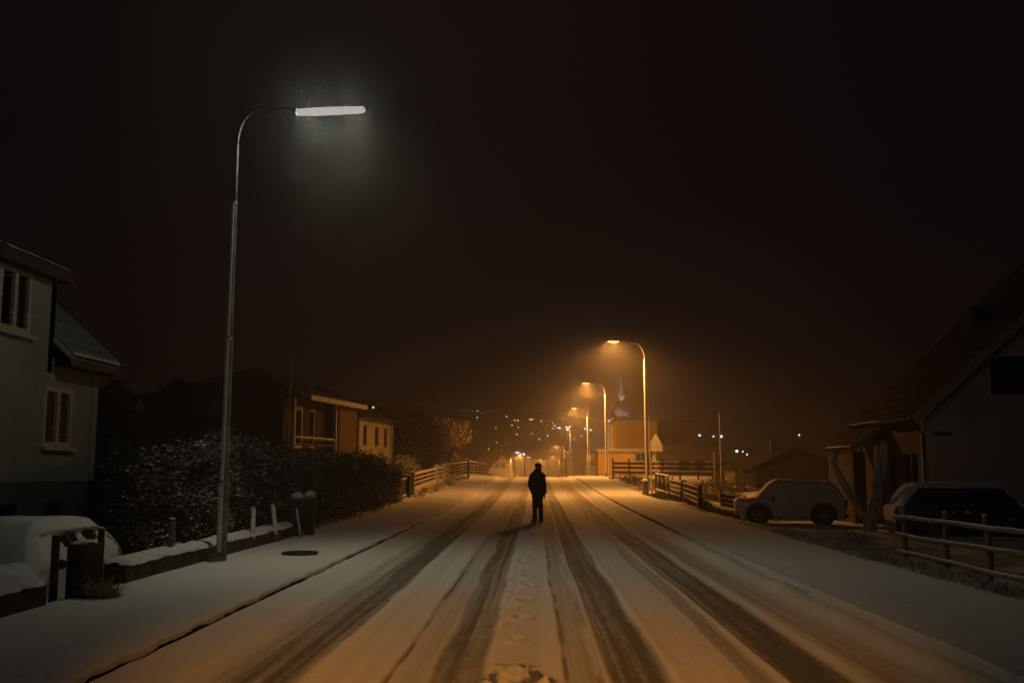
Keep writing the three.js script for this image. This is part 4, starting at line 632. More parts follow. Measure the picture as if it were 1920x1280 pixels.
// ---------------------------------------------------------------- right side
{ // triangular sign seen with its plate, cable cabinet, guard railing
  const P = (u, v, d) => at(u, v, d), D = 57, b = P(1231, 900, D), y0 = gy(b.x, -D) - 0.1, t = thing('warning_sign', 'triangular road warning sign over a rectangular plate, both coated with snow', 'road sign', [b.x, y0, -D]);
  const Y = (v) => P(1231, v, D).y - y0, tri = (s) => { const sh = new THREE.Shape(), h = (Y(812) - Y(836)) * s, w = 0.4 * s, m = 0.06 * s; sh.moveTo(-w + m, 0); sh.lineTo(w - m, 0); sh.quadraticCurveTo(w, 0, w - m * 0.5, m); sh.lineTo(m * 0.5, h - m); sh.quadraticCurveTo(0, h, -m * 0.5, h - m); sh.lineTo(-w + m * 0.5, m); sh.quadraticCurveTo(-w, 0, -w + m, 0); return sh; };
  part(t, 'post', tube([V(0, 0, 0), V(0, Y(815), 0)], 0.035, 10), M.paleSteel);
  part(t, 'triangle_plate', new THREE.ExtrudeGeometry(tri(1), { depth: 0.02, bevelEnabled: true, bevelSize: 0.008, bevelThickness: 0.006, bevelSegments: 1 }).translate(0, Y(836), 0.04), M.paleSteel);
  part(t, 'snow_film', new THREE.ExtrudeGeometry(tri(0.86), { depth: 0.012, bevelEnabled: false }).translate(0, Y(836) + 0.045, 0.066), mat(0.5, 0.49, 0.47, { map: T.plaster }));
  const ph = Y(836.5) - Y(847); part(t, 'text_plate', rbox(0.78, ph - 0.02, 0.025, 0.008, 0, Y(847) + ph / 2, 0.045), M.paleSteel); part(t, 'snow_film', rbox(0.72, ph - 0.08, 0.012, 0.005, 0, Y(847) + ph / 2, 0.062), mat(0.5, 0.49, 0.47, { map: T.plaster }));
  part(t, 'bracket', merge([box(0.12, 0.04, 0.05, 0, Y(842), 0.015), box(0.12, 0.04, 0.05, 0, Y(828), 0.015)]), M.darkSteel);
  part(t, 'snow_cap', snowLine([V(-0.36, Y(836.5) - 0.005, 0.05), V(-0.12, Y(836.5), 0.05), V(0.12, Y(836.5), 0.05), V(0.36, Y(836.5) - 0.005, 0.05)], 0.05, 0.03), M.snowPlain);
  const cb = P(1210, 921, 52.6), c = thing('cable_cabinet', 'small grey cable cabinet with a snow hood at the foot of the nearest orange lamp', 'cabinet', [cb.x, gy(cb.x, -52.6) - 0.08, -52.6]);
  part(c, 'housing', rbox(0.26, 0.86, 0.22, 0.015, 0, 0.43, 0), M.paleSteel); part(c, 'door', rbox(0.21, 0.5, 0.015, 0.005, 0, 0.58, 0.112), M.steel); part(c, 'plinth', rbox(0.3, 0.3, 0.26, 0.01, 0, 0.12, 0), M.darkSteel); part(c, 'snow_cap', new THREE.SphereGeometry(1, 12, 6, 0, 7, 0, Math.PI / 2).scale(0.2, 0.14, 0.17).translate(0, 0.85, 0), M.snowPlain);
  // guard railing with upright bars
  const r0 = V(6.75, gy(6.7, -56.5), -56.5), r1 = V(6.5, gy(6.5, -49), -49), g = thing('guard_railing', 'iron guard railing with upright bars and snow on its rails, behind the warning sign', 'railing'), up = (p, y) => p.clone().add(V(0, y, 0));
  for (const y of [0.14, 0.98]) { part(g, 'rail', beam(up(r0, y), up(r1, y), 0.05, 0.05), M.iron); part(g, 'snow_cap', snowLine(along(up(r0, y + 0.025), up(r1, y + 0.025), 0.25), 0.07, 0.045), M.snowPlain); }
  for (let i = 0; i <= 15; i++) { const q = r0.clone().lerp(r1, i / 15); part(g, i % 5 ? 'bar' : 'post', beam(up(q, i % 5 ? 0.14 : -0.1), up(q, 0.98), i % 5 ? 0.024 : 0.05, i % 5 ? 0.024 : 0.05), M.iron); }
  // two panels of horizontal boards
  const boards = (u0, u1, d0, d1, vt, vb, label) => {
    const a = P(u0, vb, d0), b = P(u1, vb, d1), top = P(u1, vt, d1).y - b.y, ya = gy(a.x, -d0) + 0.03, yb = gy(b.x, -d1) + 0.03, o = thing('board_fence', label, 'fence panel'), A = V(a.x, ya, -d0), B = V(b.x, yb, -d1), N = 4, bh = 0.82 / N;
    for (let i = 0; i < N; i++) { const y = (i + 0.5) * bh, j = () => 0.02 * (rnd() - 0.5); part(o, 'board', beam(up(A, y + j()), up(B, y + j()), 0.03, bh - 0.035), rnd() < 0.5 ? M.greyWood : M.cream); if (i < N) part(o, 'snow_cap', snowLine(along(up(A, y + bh / 2 - 0.02).add(V(-0.02, 0, 0)), up(B, y + bh / 2 - 0.02).add(V(-0.02, 0, 0)), 0.2), 0.06, i === N - 1 ? 0.06 : 0.025), M.snowPlain); }
    for (const q of [A, B]) part(o, 'post', box(0.11, 1.0, 0.11, q.x + 0.09, q.y + 0.4, q.z), M.darkWood);
  };
  boards(1258, 1277, 48, 45.2, 907, 934, 'nearer-to-the-railing panel of weathered boards with snow in the gaps'); boards(1282, 1310, 44.6, 41.2, 909, 942, 'larger panel of weathered boards, right of the other board panel');
  const w0 = V(8.0, gy(8, -43) + 0.02, -43.5), w1 = V(9.6, gy(9.6, -41.5), -41.8), lw = thing('slat_fence', 'low dark slatted fence dusted with snow between the board panels and the snowy estate car', 'fence');
  for (let i = 0; i < 3; i++) { part(lw, 'slat', beam(up(w0, 0.14 + i * 0.2), up(w1, 0.14 + i * 0.2), 0.03, 0.13), M.darkWood); part(lw, 'snow_cap', snowLine(along(up(w0, 0.205 + i * 0.2), up(w1, 0.205 + i * 0.2), 0.2), 0.07, 0.03), M.snowPlain); } for (const k of [0, 0.5, 1]) { const q = w0.clone().lerp(w1, k); part(lw, 'post', box(0.08, 0.75, 0.08, q.x + 0.03, q.y + 0.33, q.z - 0.06), M.darkWood); }
  // dark rail fence along the yellow building's yard
  const df = thing('yard_fence', 'dark timber rail fence in front of the yellow building', 'fence'), f0 = V(P(1150, 880, 86).x, gy(8, -86), -86), f1 = V(P(1345, 880, 78).x, gy(14, -78), -78);
  const hr = [0.35, 0.75, 1.1].map((y) => y + 0.1); for (const y of hr) part(df, 'rail', beam(up(f0, y), up(f1, y), 0.05, 0.2), M.black); for (let i = 0; i <= 6; i++) { const q = f0.clone().lerp(f1, i / 6); part(df, 'post', box(0.14, 1.7, 0.14, q.x, q.y + 0.75, q.z - 0.1), M.darkTrim); }
  const ws = thing('slatted_fence', 'white slatted fence on the verge under the third orange lamp', 'fence', [P(1109, 880, 104).x, gy(6.5, -104), -104]);
  for (let i = 0; i < 3; i++) part(ws, 'slat', box(1.25, 0.17, 0.05, 0, 0.28 + i * 0.3, 0), M.whitePaint); for (const s of [-0.55, 0.55]) part(ws, 'post', box(0.1, 1.25, 0.1, s, 0.55, -0.07), M.whitePaint); part(ws, 'snow_cap', snowLine(along(V(-0.6, 0.96, 0), V(0.6, 0.96, 0), 0.15), 0.1, 0.06), M.snowPlain);
  const sp = thing('small_sign', 'small square sign plate on a short post before the white slatted fence', 'road sign', [P(1104, 880, 98).x, gy(5.9, -98), -98]); part(sp, 'post', bar(V(0, 0, 0), V(0, 2.05, 0), 0.03), M.paleSteel); part(sp, 'plate', rbox(0.42, 0.5, 0.02, 0.006, 0, 1.85, 0.04), M.whitePaint);
  // posts and poles near the crest
  const pole = (u, vt, d, r, label, extra, cat = 'pole', name = 'utility_pole') => { const b = P(u, 885, d), y = gy(b.x, -d) - 0.2, h = P(u, vt, d).y - y, o = thing(name, label, cat, [b.x, y, -d]); part(o, 'shaft', tube([V(0, 0, 0), V(0, h / 2, 0), V(0, h, 0)], [r, r * 0.9, r * 0.8], 9), M.paleSteel); part(o, 'cap', new THREE.SphereGeometry(r * 0.95, 9, 6).translate(0, h, 0), M.paleSteel); extra?.(o, h); return o; };
  pole(1061, 862, 108, 0.10, 'pale post with a small box, on the verge at the crest', (o, h) => { part(o, 'box', rbox(0.34, 0.4, 0.26, 0.02, -0.3, 0.9, 0.1), M.whitePaint); part(o, 'lantern', rbox(0.36, 0.2, 0.3, 0.03, -0.12, h, 0), M.paleSteel); }, 'post', 'verge_post');
  pole(965, 863, 118, 0.09, 'white post right of the gable house, at the crest'); pole(984, 858, 150, 0.12, 'pale pole between the gable house and the person'); pole(1027, 865, 130, 0.11, 'pale pole right of the person\'s head'); pole(1053, 855, 140, 0.06, 'thin dark pole left of the pale post with the box');
  pole(1352, 775, 60, 0.035, 'very thin tall pole standing in the dark right-hand garden'); pole(1340, 848, 58, 0.03, 'short thin white rod left of the tall thin pole in the garden', null, 'rod', 'garden_rod'); pole(917, 872, 150, 0.06, 'thin post left of the gable house');
  // two thin stakes on the mound
  for (const [u, h, l] of [[1163, 1.0, 'thin bent stake on the snowy mound nearest the second lamp'], [1150, 0.9, 'short stake on the snowy mound before the annex']]) { const b = P(u, 890, 74), o = thing('stake', l, 'stake', [b.x, gy(b.x, -74), -74]); part(o, 'shaft', tube([V(0, -0.1, 0), V(0.02, h / 2, 0), V(0.08, h, 0)], [0.03, 0.025, 0.02], 7), M.greyWood); part(o, 'snow_cap', new THREE.SphereGeometry(0.03, 8, 5).translate(0.08, h, 0), M.snowPlain); }
  // rustic pole fence, right foreground
  const tan = mat(0.36, 0.29, 0.2, { map: T.wood }), rf = thing('pole_fence', 'rustic fence of round poles with snow on its three rails, at the right edge', 'fence'), fx = (z) => 7.55 + 0.015 * (z + 21), fz = [-20.9, -18.9, -17.2, -15.6, -14.0, -12.5], g0 = (z) => gy(fx(z), z);
  fz.forEach((z, i) => { const x = fx(z), y = g0(z), h = 1.12 + 0.05 * n2(i * 3, 1), pts = [V(x, y - 0.2, z), V(x + 0.02 * n2(i, 3), y + h / 2, z + 0.02), V(x + 0.03 * n2(i, 8), y + h, z)]; part(rf, 'post', tube(pts, [0.06, 0.055, 0.05], 9, true, 0.1), tan); part(rf, 'snow_cap', new THREE.SphereGeometry(1, 9, 5, 0, 7, 0, Math.PI / 2).scale(0.05, 0.035, 0.05).translate(pts[2].x, pts[2].y - 0.01, z), M.snowPlain); });
  for (const y of [0.22, 0.58, 0.93]) { const pts = []; for (let z = -21.15; z < -12; z += 0.35) pts.push(V(fx(z) - 0.085, g0(z) * 0.3 + g0(-17) * 0.7 + y + 0.02 * n2(z * 0.7, y * 9), z)); part(rf, 'rail', tube(pts, pts.map((_, i) => 0.042 + 0.008 * n2(i * 0.7, y * 7)), 8, true, 0.12), tan); const fine = []; for (let i = 0; i < pts.length - 1; i++) for (let k = 0; k < 5; k++) fine.push(pts[i].clone().lerp(pts[i + 1], k / 5).add(V(0, 0.032, 0))); part(rf, 'snow_cap', snowLine(fine, 0.06, 0.026, 6), M.snowPlain); }
}
// ---------------------------------------------------------------- cars
// local: nose towards +z, x across, wheels on y = 0
function makeCar(label, { L = 4.3, W = 1.76, H = 1.45, hood = 0.9, hoodY = 0.78, boot = 0.35, paint = [0.03, 0.03, 0.032], snow = 0.05, bareSide = 0.3, pos, ry, cabinTop = 0.75, wheelR = 0.32, slits = null }) {
  const t = thing('parked_car', label, 'car', pos, ry), hl = L / 2, hw = W / 2, zf = hl - 0.78, zr = -hl + 0.82, belt = 0.88;
  const wf = hl - hood - 0.1, rf = wf - 0.85, rr2 = -hl + boot + 0.45, wr = -hl + boot - 0.12;   // foot and top of the windscreen, end of roof, foot of the rear window
  const topY = (z) => z > wf ? lerp(hoodY, belt + 0.06, sm(hl, wf, z)) : z > rf ? lerp(belt + 0.06, H, Math.sin(clamp((wf - z) / (wf - rf), 0, 1) * Math.PI / 2)) : z > rr2 ? H - 0.05 * sm(rf, rr2, z) : lerp(belt + 0.08, H - 0.05, Math.sin(clamp((z - wr) / (rr2 - wr), 0, 1) * Math.PI / 2) ** 0.8);
  const shell = (x, y, z) => {
    const tp = topY(z), narrow = sm(belt, H, y) * 0.26 + 0.05 * sm(0.7, 0.2, y), ex = hw - narrow - 0.16 * sm(hl - 0.6, hl, Math.abs(z)), p = [x, y, z];
    let d = Math.max(Math.abs(x) - ex, y - tp, 0.2 - y, Math.abs(z) - hl + 0.10 * sm(0.55, 0.2, y));
    d = Math.max(d, (Math.abs(x) - ex) * 0.75 + (y - tp) * 0.66 + 0.07, (Math.abs(z) - hl) * 0.7 + (Math.abs(x) - ex) * 0.7 + 0.10, (Math.abs(z) - hl) * 0.7 + (y - tp) * 0.7 + 0.06);
    for (const zw of [zf, zr]) d = Math.max(d, Math.min(wheelR + 0.06 - Math.hypot(y - wheelR, z - zw), Math.abs(x) - hw + 0.34));
    return d;
  };
  const inWin = (x, y, z) => Math.abs(x) > hw - 0.4 && y > belt + 0.04 && y < H - 0.16 && z < wf - 0.5 && z > wr + 0.45;
  const body = sdfGeo(shell, [-hw - 0.06, 0.1, -hl - 0.06], [hw + 0.06, H + 0.06, hl + 0.06], 0.04);
  part(t, 'body', body, mat(...paint, { roughness: 0.35, metalness: 0.2 }));
  const cover = (x, y, z) => {
    const p = shell(x, y, z), up = sm(0.35, 0.75, y + 0.1 * fbm(x * 3 + z * 2, z * 3, 3)), side = Math.abs(x) > hw - 0.3 && y < topY(z) - 0.14 ? 1 : 0;
    let g = snow * (0.7 + 0.5 * fbm(x * 2.5, z * 2.5, 3)) * up - 0.03 * (1 - up);
    if (side) g = lerp(g, bareSide < 0 ? 0.02 + 0.008 * fbm(z * 5, y * 6, 3) : 0.014 - 0.05 * bareSide + 0.03 * fbm(z * 5, y * 6, 3), 0.9);
    if (inWin(x, y, z)) g = bareSide < 0 ? Math.min(g, 0.007) : Math.min(g, 0.012 - 0.06 * sm(-0.25, 0.1, fbm(z * 3.3 + 2, y * 4 + 1, 2) + bareSide - 0.25));
    if (slits && x > hw - 0.4 && slits.some(([z0, z1, y0, y1, k]) => z < z0 && z > z1 && y > y0 + k * (z - z1) && y < y1 + 0.02 * n2(z * 20, 3))) g = -0.03;
    for (const zw of [zf, zr]) if (Math.hypot(y - wheelR, z - zw) < wheelR + 0.1 && side) g = -0.05;
    return p - g;
  };
  part(t, 'snow_cover', sdfGeo(cover, [-hw - 0.16, 0.1, -hl - 0.16], [hw + 0.16, H + 0.2, hl + 0.16], 0.04), M.snowPlain);
  // side windows, following the leaning sides
  for (const s of [-1, 1]) for (const [z0, z1] of [[wf - 0.42, lerp(wf, wr, 0.47)], [lerp(wf, wr, 0.49), lerp(wf, wr, 0.76)], [lerp(wf, wr, 0.78), wr + 0.42]]) {
    const yA = belt + 0.03, yB = H - 0.15, xAt = (y) => s * (hw - sm(belt, H, y) * 0.26 + 0.004), f = z0 > rf - 0.1 ? 0.35 : 0.0, b = z1 < rr2 ? 0.28 : 0, pos = [], q = [[z0, yA], [z1, yA], [z1 + b, yB], [z0 - f, yB]];
    const strip = 4; for (let i = 0; i < strip; i++) { const a = i / strip, c = (i + 1) / strip, pt = (k, l) => { const y = lerp(yA, yB, l), z = k ? lerp(q[1][0], q[2][0], l) : lerp(q[0][0], q[3][0], l); return [xAt(y), y, z]; }; const A = pt(0, a), B = pt(1, a), C = pt(1, c), D = pt(0, c); s > 0 ? pos.push(...A, ...B, ...C, ...A, ...C, ...D) : pos.push(...A, ...C, ...B, ...A, ...D, ...C); }
    const g = new THREE.BufferGeometry(); g.setAttribute('position', new THREE.Float32BufferAttribute(pos, 3)); g.computeVertexNormals(); part(t, 'side_window', g, M.autoGlass);
  }
  for (const s of [-1, 1]) {
    for (const z of [zf, zr]) {
      const wh = new THREE.Group(); wh.name = 'wheel'; wh.position.set(s * (hw - 0.13), wheelR, z); wh.rotation.y = s > 0 ? 0 : Math.PI; t.add(wh);
      part(wh, 'tyre', new THREE.LatheGeometry([[0.2, -0.1], [wheelR - 0.02, -0.11], [wheelR, -0.08], [wheelR, 0.08], [wheelR - 0.02, 0.11], [0.2, 0.1]].map(([r, y]) => new THREE.Vector2(r, y)), 28).rotateZ(-Math.PI / 2), M.tyre);
      const sp = [new THREE.TorusGeometry(0.205, 0.018, 8, 28).rotateY(Math.PI / 2).translate(0.09, 0, 0), new THREE.CylinderGeometry(0.055, 0.06, 0.03, 14).rotateZ(Math.PI / 2).translate(0.085, 0, 0)];
      for (let k = 0; k < 5; k++) sp.push(moved(box(0.022, 0.16, 0.058, 0, 0.12, 0), 0.085, 0, 0, k * Math.PI * 0.4, 0, 0)); part(wh, 'rim', merge(sp), M.rim); part(wh, 'brake_disc', new THREE.CylinderGeometry(0.19, 0.19, 0.02, 20).rotateZ(Math.PI / 2).translate(0.02, 0, 0), M.iron);
    }
    part(t, 'headlight', rbox(0.36, 0.13, 0.1, 0.05, s * (hw - 0.36), 0.66, hl - 0.045), mat(0.5, 0.48, 0.42, { roughness: 0.15 })); part(t, 'tail_light', rbox(0.14, 0.28, 0.08, 0.03, s * (hw - 0.25), 0.8, -hl + 0.02), mat(0.2, 0.012, 0.008, { roughness: 0.25 }));
    part(t, 'mirror', rbox(0.2, 0.13, 0.12, 0.05, s * (hw + 0.08), belt + 0.08, wf - 0.55), M.darkSteel); part(t, 'sill_trim', rbox(0.03, 0.06, L - 1.9, 0.012, s * (hw - 0.045), 0.3, 0), M.black);
    part(t, 'door_handle', rbox(0.03, 0.035, 0.18, 0.012, s * (hw + 0.006), 0.82, 0.05), M.black);
  }
  part(t, 'bumper', rbox(W - 0.3, 0.16, 0.08, 0.04, 0, 0.34, hl - 0.01), M.black); part(t, 'bumper', rbox(W - 0.3, 0.16, 0.08, 0.04, 0, 0.36, -hl + 0.01), M.black);
  part(t, 'grille', rbox(0.7, 0.1, 0.05, 0.02, 0, 0.6, hl - 0.01), M.iron);
  return t;
}
makeCar('small rounded car buried in snow in front of the plastered house, lower left', { L: 4.2, W: 1.74, H: 1.5, hood: 0.8, hoodY: 0.92, boot: 0.5, snow: 0.085, bareSide: -0.1, slits: [[0.12, -0.42, 0.95, 1.31, 0.55], [-0.68, -1.12, 1.2, 1.33, 0.05]], pos: [-7.32, -0.62, -14.0], ry: 0.03 });
makeCar('dark grey estate car dusted with snow, seen from the side, left of the pollarded tree', { L: 3.85, W: 1.76, H: 1.6, hood: 0.62, hoodY: 0.92, boot: 0.2, paint: [0.06, 0.06, 0.062], snow: 0.06, bareSide: -0.2, pos: [at(1480, 940, 37).x, groundY(at(1480, 940, 37).x, -37) - 0.02, -37], ry: -Math.PI / 2 - 0.14, wheelR: 0.36 });
makeCar('snow-covered car parked behind the rustic pole fence on the right', { L: 4.5, W: 1.8, H: 1.6, hood: 1.1, boot: 0.25, snow: 0.05, bareSide: 0.6, pos: [at(1800, 940, 27).x + 0.6, -0.35, -27.4], ry: Math.PI / 2 - 0.1, wheelR: 0.34 });
// ---------------------------------------------------------------- the person standing on the road
{
  const t = thing('person', 'person in black jacket and cap standing on the road, one hand in a pocket', 'person', [0.07, 0.0, -30.2], 0);
  const fields = {
    legs: (p) => { let d = 1; for (const [s, kx, ax] of [[-1, -0.083, -0.082], [1, 0.088, 0.102]]) { d = smin(d, cap(p, [s * 0.075, 0.88, 0], [kx, 0.5, 0.02], 0.088, 0.063), 0.05); d = smin(d, cap(p, [kx, 0.5, 0.02], [ax, 0.09, -0.02], 0.066, 0.05), 0.03); d = smin(d, cap(p, [ax, 0.2, -0.02], [ax, 0.08, -0.015], 0.052, 0.055), 0.03); } return smin(d, ell(p, [0, 0.88, 0], [0.152, 0.14, 0.12]), 0.06); },
    torso: (p) => { let d = ell(p, [0, 1.2, 0], [0.172, 0.34, 0.145]); d = smin(d, ell(p, [0, 1.0, 0.01], [0.18, 0.2, 0.14]), 0.08); d = smin(d, cap(p, [-0.135, 1.385, -0.01], [0.13, 1.39, -0.01], 0.08, 0.08), 0.09); d = smin(d, cap(p, [-0.17, 1.375, 0], [-0.232, 1.13, -0.03], 0.074, 0.058), 0.022); d = smin(d, cap(p, [-0.232, 1.13, -0.03], [-0.15, 0.92, 0.09], 0.058, 0.052), 0.02); d = smin(d, cap(p, [0.165, 1.38, 0], [0.208, 1.12, -0.02], 0.074, 0.056), 0.022); d = smin(d, cap(p, [0.208, 1.12, -0.02], [0.214, 0.9, 0.05], 0.056, 0.045), 0.015); return d; },
    head: (p) => { const a = 0.95, c = Math.cos(a), s = Math.sin(a), x = p[0] - 0.02, z = p[2] - 0.01, q = [x * c - z * s, p[1], x * s + z * c]; let d = ell(q, [0, 1.655, -0.005], [0.078, 0.112, 0.098]); d = smin(d, ell(q, [0, 1.59, 0.035], [0.058, 0.07, 0.068]), 0.04); d = smin(d, cap(q, [0, 1.655, 0.085], [0, 1.62, 0.112], 0.012, 0.017), 0.02); d = smin(d, ell(q, [0, 1.585, 0.098], [0.026, 0.016, 0.014]), 0.015); for (const e of [-1, 1]) { d = smin(d, ell(q, [e * 0.08, 1.635, -0.005], [0.013, 0.03, 0.02]), 0.01); d = Math.max(d, -ell(q, [e * 0.031, 1.652, 0.1], [0.018, 0.011, 0.012])); d = Math.min(d, ell(q, [e * 0.031, 1.652, 0.086], [0.014, 0.011, 0.011])); } return smin(d, cap(p, [0, 1.44, -0.01], [0.015, 1.56, 0], 0.062, 0.056), 0.04); },
  };
  const hand = (p) => { const w = [0.258, 0.88, 0.055]; let d = cap(p, w, [0.258, 0.8, 0.07], 0.028, 0.034); d = smin(d, cap(p, [0.25, 0.81, 0.055], [0.25, 0.785, 0.085], 0.02, 0.02), 0.02); [0, 1, 2, 3].forEach((i) => { const z = 0.035 + i * 0.021, l = [0.06, 0.075, 0.08, 0.07][i]; d = smin(d, cap(p, [0.262, 0.79, z], [0.262, 0.79 - l * 0.55, z + 0.004], 0.011, 0.0095), 0.008); d = smin(d, cap(p, [0.262, 0.79 - l * 0.55, z + 0.004], [0.24, 0.79 - l * 1.05, z + 0.01], 0.0095, 0.008), 0.006); }); d = smin(d, cap(p, [0.25, 0.845, 0.09], [0.236, 0.8, 0.118], 0.013, 0.01), 0.012); return smin(d, cap(p, [0.236, 0.8, 0.118], [0.232, 0.77, 0.12], 0.01, 0.0085), 0.006); };
  const all = (p) => Math.min(smin(fields.legs(p) + 0.014, fields.torso(p) + 0.016, 0.05), fields.head(p), hand(p));
  const hx = -0.046, pieces = [sdfGeo((x, y, z) => smin(fields.legs([x, y, z]) + 0.014, fields.torso([x, y, z]) + 0.016, 0.05), [-0.42, 0.02, -0.25], [0.42, 1.54, 0.25], 0.014), sdfGeo((x, y, z) => fields.head([x, y, z]), [-0.16, 1.38, -0.17], [0.2, 1.82, 0.19], 0.007), sdfGeo((x, y, z) => hand([x, y, z]), [0.19, 0.68, 0.0], [0.31, 0.93, 0.15], 0.005).translate(hx, 0, 0)];
  part(t, 'body', mergeGeometries(pieces), mat(0.38, 0.24, 0.17, { roughness: 0.6 }));
  const cloth = mat(0.014, 0.014, 0.016, { roughness: 0.95 }), denim = mat(0.016, 0.017, 0.021, { roughness: 0.95 });
  const fold = (x, y, z) => 0.011 * n3(x * 9, y * 16, z * 9);
  part(t, 'jacket', sdfGeo((x, y, z) => { const p = [x, y, z]; let d = fields.torso(p) - 0.012 + fold(x, y, z); d = smin(d, rb(p, [0, 0.95, 0.0], [0.165, 0.09, 0.13], 0.08), 0.06); d = smin(d, ell(p, [-0.02, 1.5, -0.045], [0.118, 0.095, 0.11]), 0.05); d = Math.max(d, -cap(p, [0, 1.5, 0.03], [0.0, 1.72, 0.0], 0.066, 0.1)); d = Math.max(d, 0.845 + 0.01 * n2(x * 12, z * 9) - y); return Math.max(d, -(Math.hypot(x - 0.212, z - 0.055) > 0.09 || y > 0.905 ? 1 : 0.905 - y)); }, [-0.42, 0.78, -0.28], [0.42, 1.68, 0.28], 0.014), cloth);
  part(t, 'trousers', sdfGeo((x, y, z) => Math.max(fields.legs([x, y, z]) - 0.01 + fold(x, y, z) + 0.008 * Math.sin(y * 70) * sm(0.32, 0.12, y), 0.045 - y, y - 1.0), [-0.3, 0.0, -0.2], [0.3, 1.04, 0.2], 0.013), denim);
  for (const [x, a] of [[-0.088, -0.5], [0.106, -0.25]]) { const c = Math.cos(a), s = Math.sin(a); part(t, 'shoe', sdfGeo((X, y, z) => { const q = [X * c - z * s, y, X * s + z * c]; return Math.max(smin(ell(q, [0, 0.05, 0.09], [0.05, 0.05, 0.11]), cap(q, [0, 0.06, -0.03], [0, 0.11, -0.02], 0.052, 0.048), 0.05), -y); }, [-0.2, -0.02, -0.2], [0.2, 0.2, 0.24], 0.012).translate(x, 0.0, -0.01), M.black); }
  part(t, 'cap', sdfGeo((x, y, z) => { const a = 0.95, c = Math.cos(a), s = Math.sin(a), X = x - 0.02, Z = z - 0.01, q = [X * c - Z * s, y, X * s + Z * c]; let d = Math.max(ell(q, [0, 1.675, -0.008], [0.094, 0.116, 0.112]), 1.675 - y - q[2] * 0.12); d = smin(d, rb(q, [0, 1.688, 0.1], [0.06, 0.008, 0.045], 0.008), 0.015); return d; }, [-0.18, 1.6, -0.2], [0.22, 1.84, 0.22], 0.009), cloth);
  part(t, 'neck_scarf', sdfGeo((x, y, z) => { const a = 0.95, c = Math.cos(a), s = Math.sin(a), X = x - 0.02, Z = z - 0.01, q = [X * c - Z * s, y, X * s + Z * c]; let d = smin(ell(q, [0, 1.578, 0.03], [0.074, 0.062, 0.092]), cap([x, y, z], [0, 1.45, -0.01], [0.015, 1.56, 0.005], 0.085, 0.076), 0.04); return Math.max(d + 0.5 * fold(x, y, z), y - 1.622); }, [-0.18, 1.36, -0.18], [0.22, 1.66, 0.2], 0.009), cloth);
}
// ---------------------------------------------------------------- plants
function foliage(parent, name, n, place, size, colors) {   // leaf-sized faces spread through a crown
  const g = new THREE.BufferGeometry(); g.setAttribute('position', new THREE.Float32BufferAttribute([0, 0, 0, 0.32, 0.12, 0.4, 0, 0.06, 1, -0.32, 0.12, 0.42], 3)); g.setIndex([0, 1, 2, 0, 2, 3]); g.computeVertexNormals();
  const m = new THREE.InstancedMesh(g, M.leaf, n), o = new THREE.Object3D(), c = new THREE.Color();
  for (let i = 0; i < n; i++) { const [p, snowy] = place(i); o.position.copy(p); o.rotation.set(snowy ? rr(-0.5, 0.4) : rr(-1.2, 1.2), rr(0, 6.28), rr(-0.6, 0.6)); o.scale.setScalar(size * rr(0.6, 1.4)); o.updateMatrix(); m.setMatrixAt(i, o.matrix); const k = colors[snowy ? 1 : 0], v = rr(0.65, 1.3); m.setColorAt(i, c.setRGB(k[0] * v, k[1] * v, k[2] * v)); }
  m.name = name; shadowed(m); m.userData.kind = 'stuff'; parent.add(m); return m;
}
const GREEN = [0.03, 0.034, 0.02], SNOWY = [0.62, 0.63, 0.64], DRY = [0.34, 0.26, 0.13];
{ // the big hedge on the left, dusted with snow
  const t = thing('hedge', 'large wild hedge with snow-dusted leaves behind the left pavement', 'hedge', [0, 0, 0]);
  const topH = (d) => 2.1 + 0.42 * fbm(d * 0.55, 3, 4) - 0.9 * sm(18.2, 16.4, d) - 0.5 * sm(36, 43, d), front = (d, y) => -6.0 - 0.28 * n2(d * 0.9, y * 1.3) - 0.35 * (y / 2.2) ** 2 + 0.45 * sm(24, 30, d) - 0.9 * sm(19, 16, d);
  foliage(t, 'foliage', 85000, () => {
    const d = 17.4 + 25 * Math.pow(rnd(), 1.35), H = topH(d), y = H * Math.sqrt(rnd()) * (0.94 + 0.2 * rnd() ** 3), depth = rnd() < 0.72 ? Math.abs(rr(-0.06, 0.5)) : rr(0, 3.4), bump = 0.5 * fbm(d * 1.7, y * 1.9, 3);
    const x = Math.max(front(d, y) + bump - depth, -0.425 * d + 0.25 * fbm(y * 3, d, 2)), up = y > H - 0.25 ? 0.55 : 0, clump = fbm(d * 3.1 + 7, y * 3.3, 3);
    return [V(x, roadY(d) - 0.12 + y, -d), rnd() < (depth < 0.4 ? 0.46 + 0.55 * clump + up * 0.4 : 0.1)];
  }, 0.082, [[0.05, 0.052, 0.034], [0.5, 0.505, 0.5]]);
  const stems = []; for (let i = 0; i < 60; i++) { const d = rr(17, 41), x = front(d, 1) - rr(0.4, 1.6), y = roadY(d) - 0.3; stems.push(tube([V(x, y, -d), V(x + rr(-0.2, 0.3), y + 1, -d + rr(-0.3, 0.3)), V(x + rr(-0.3, 0.5), y + topH(d) * rr(0.85, 1.08), -d + rr(-0.5, 0.5))], [0.03, 0.02, 0.006], 5)); }
  part(t, 'stems', merge(stems), M.bark).userData.kind = 'stuff';
  part(t, 'inner_growth', sdfGeo((x, y, z) => { const d = -z, H = topH(d) - 0.28; return Math.max(x - (front(d, y) - 0.42), Math.max(-9.4, -0.415 * d) - x, y - roadY(d) - H - 0.2 * fbm(x * 1.5, z * 1.5, 2), -0.6 - y, d - 40.5, 17.4 - d) ; }, [-9.7, -0.8, -41], [-5.2, 2.6, -17], 0.16), mat(0.012, 0.013, 0.009, { roughness: 1 })).userData.kind = 'stuff';
}
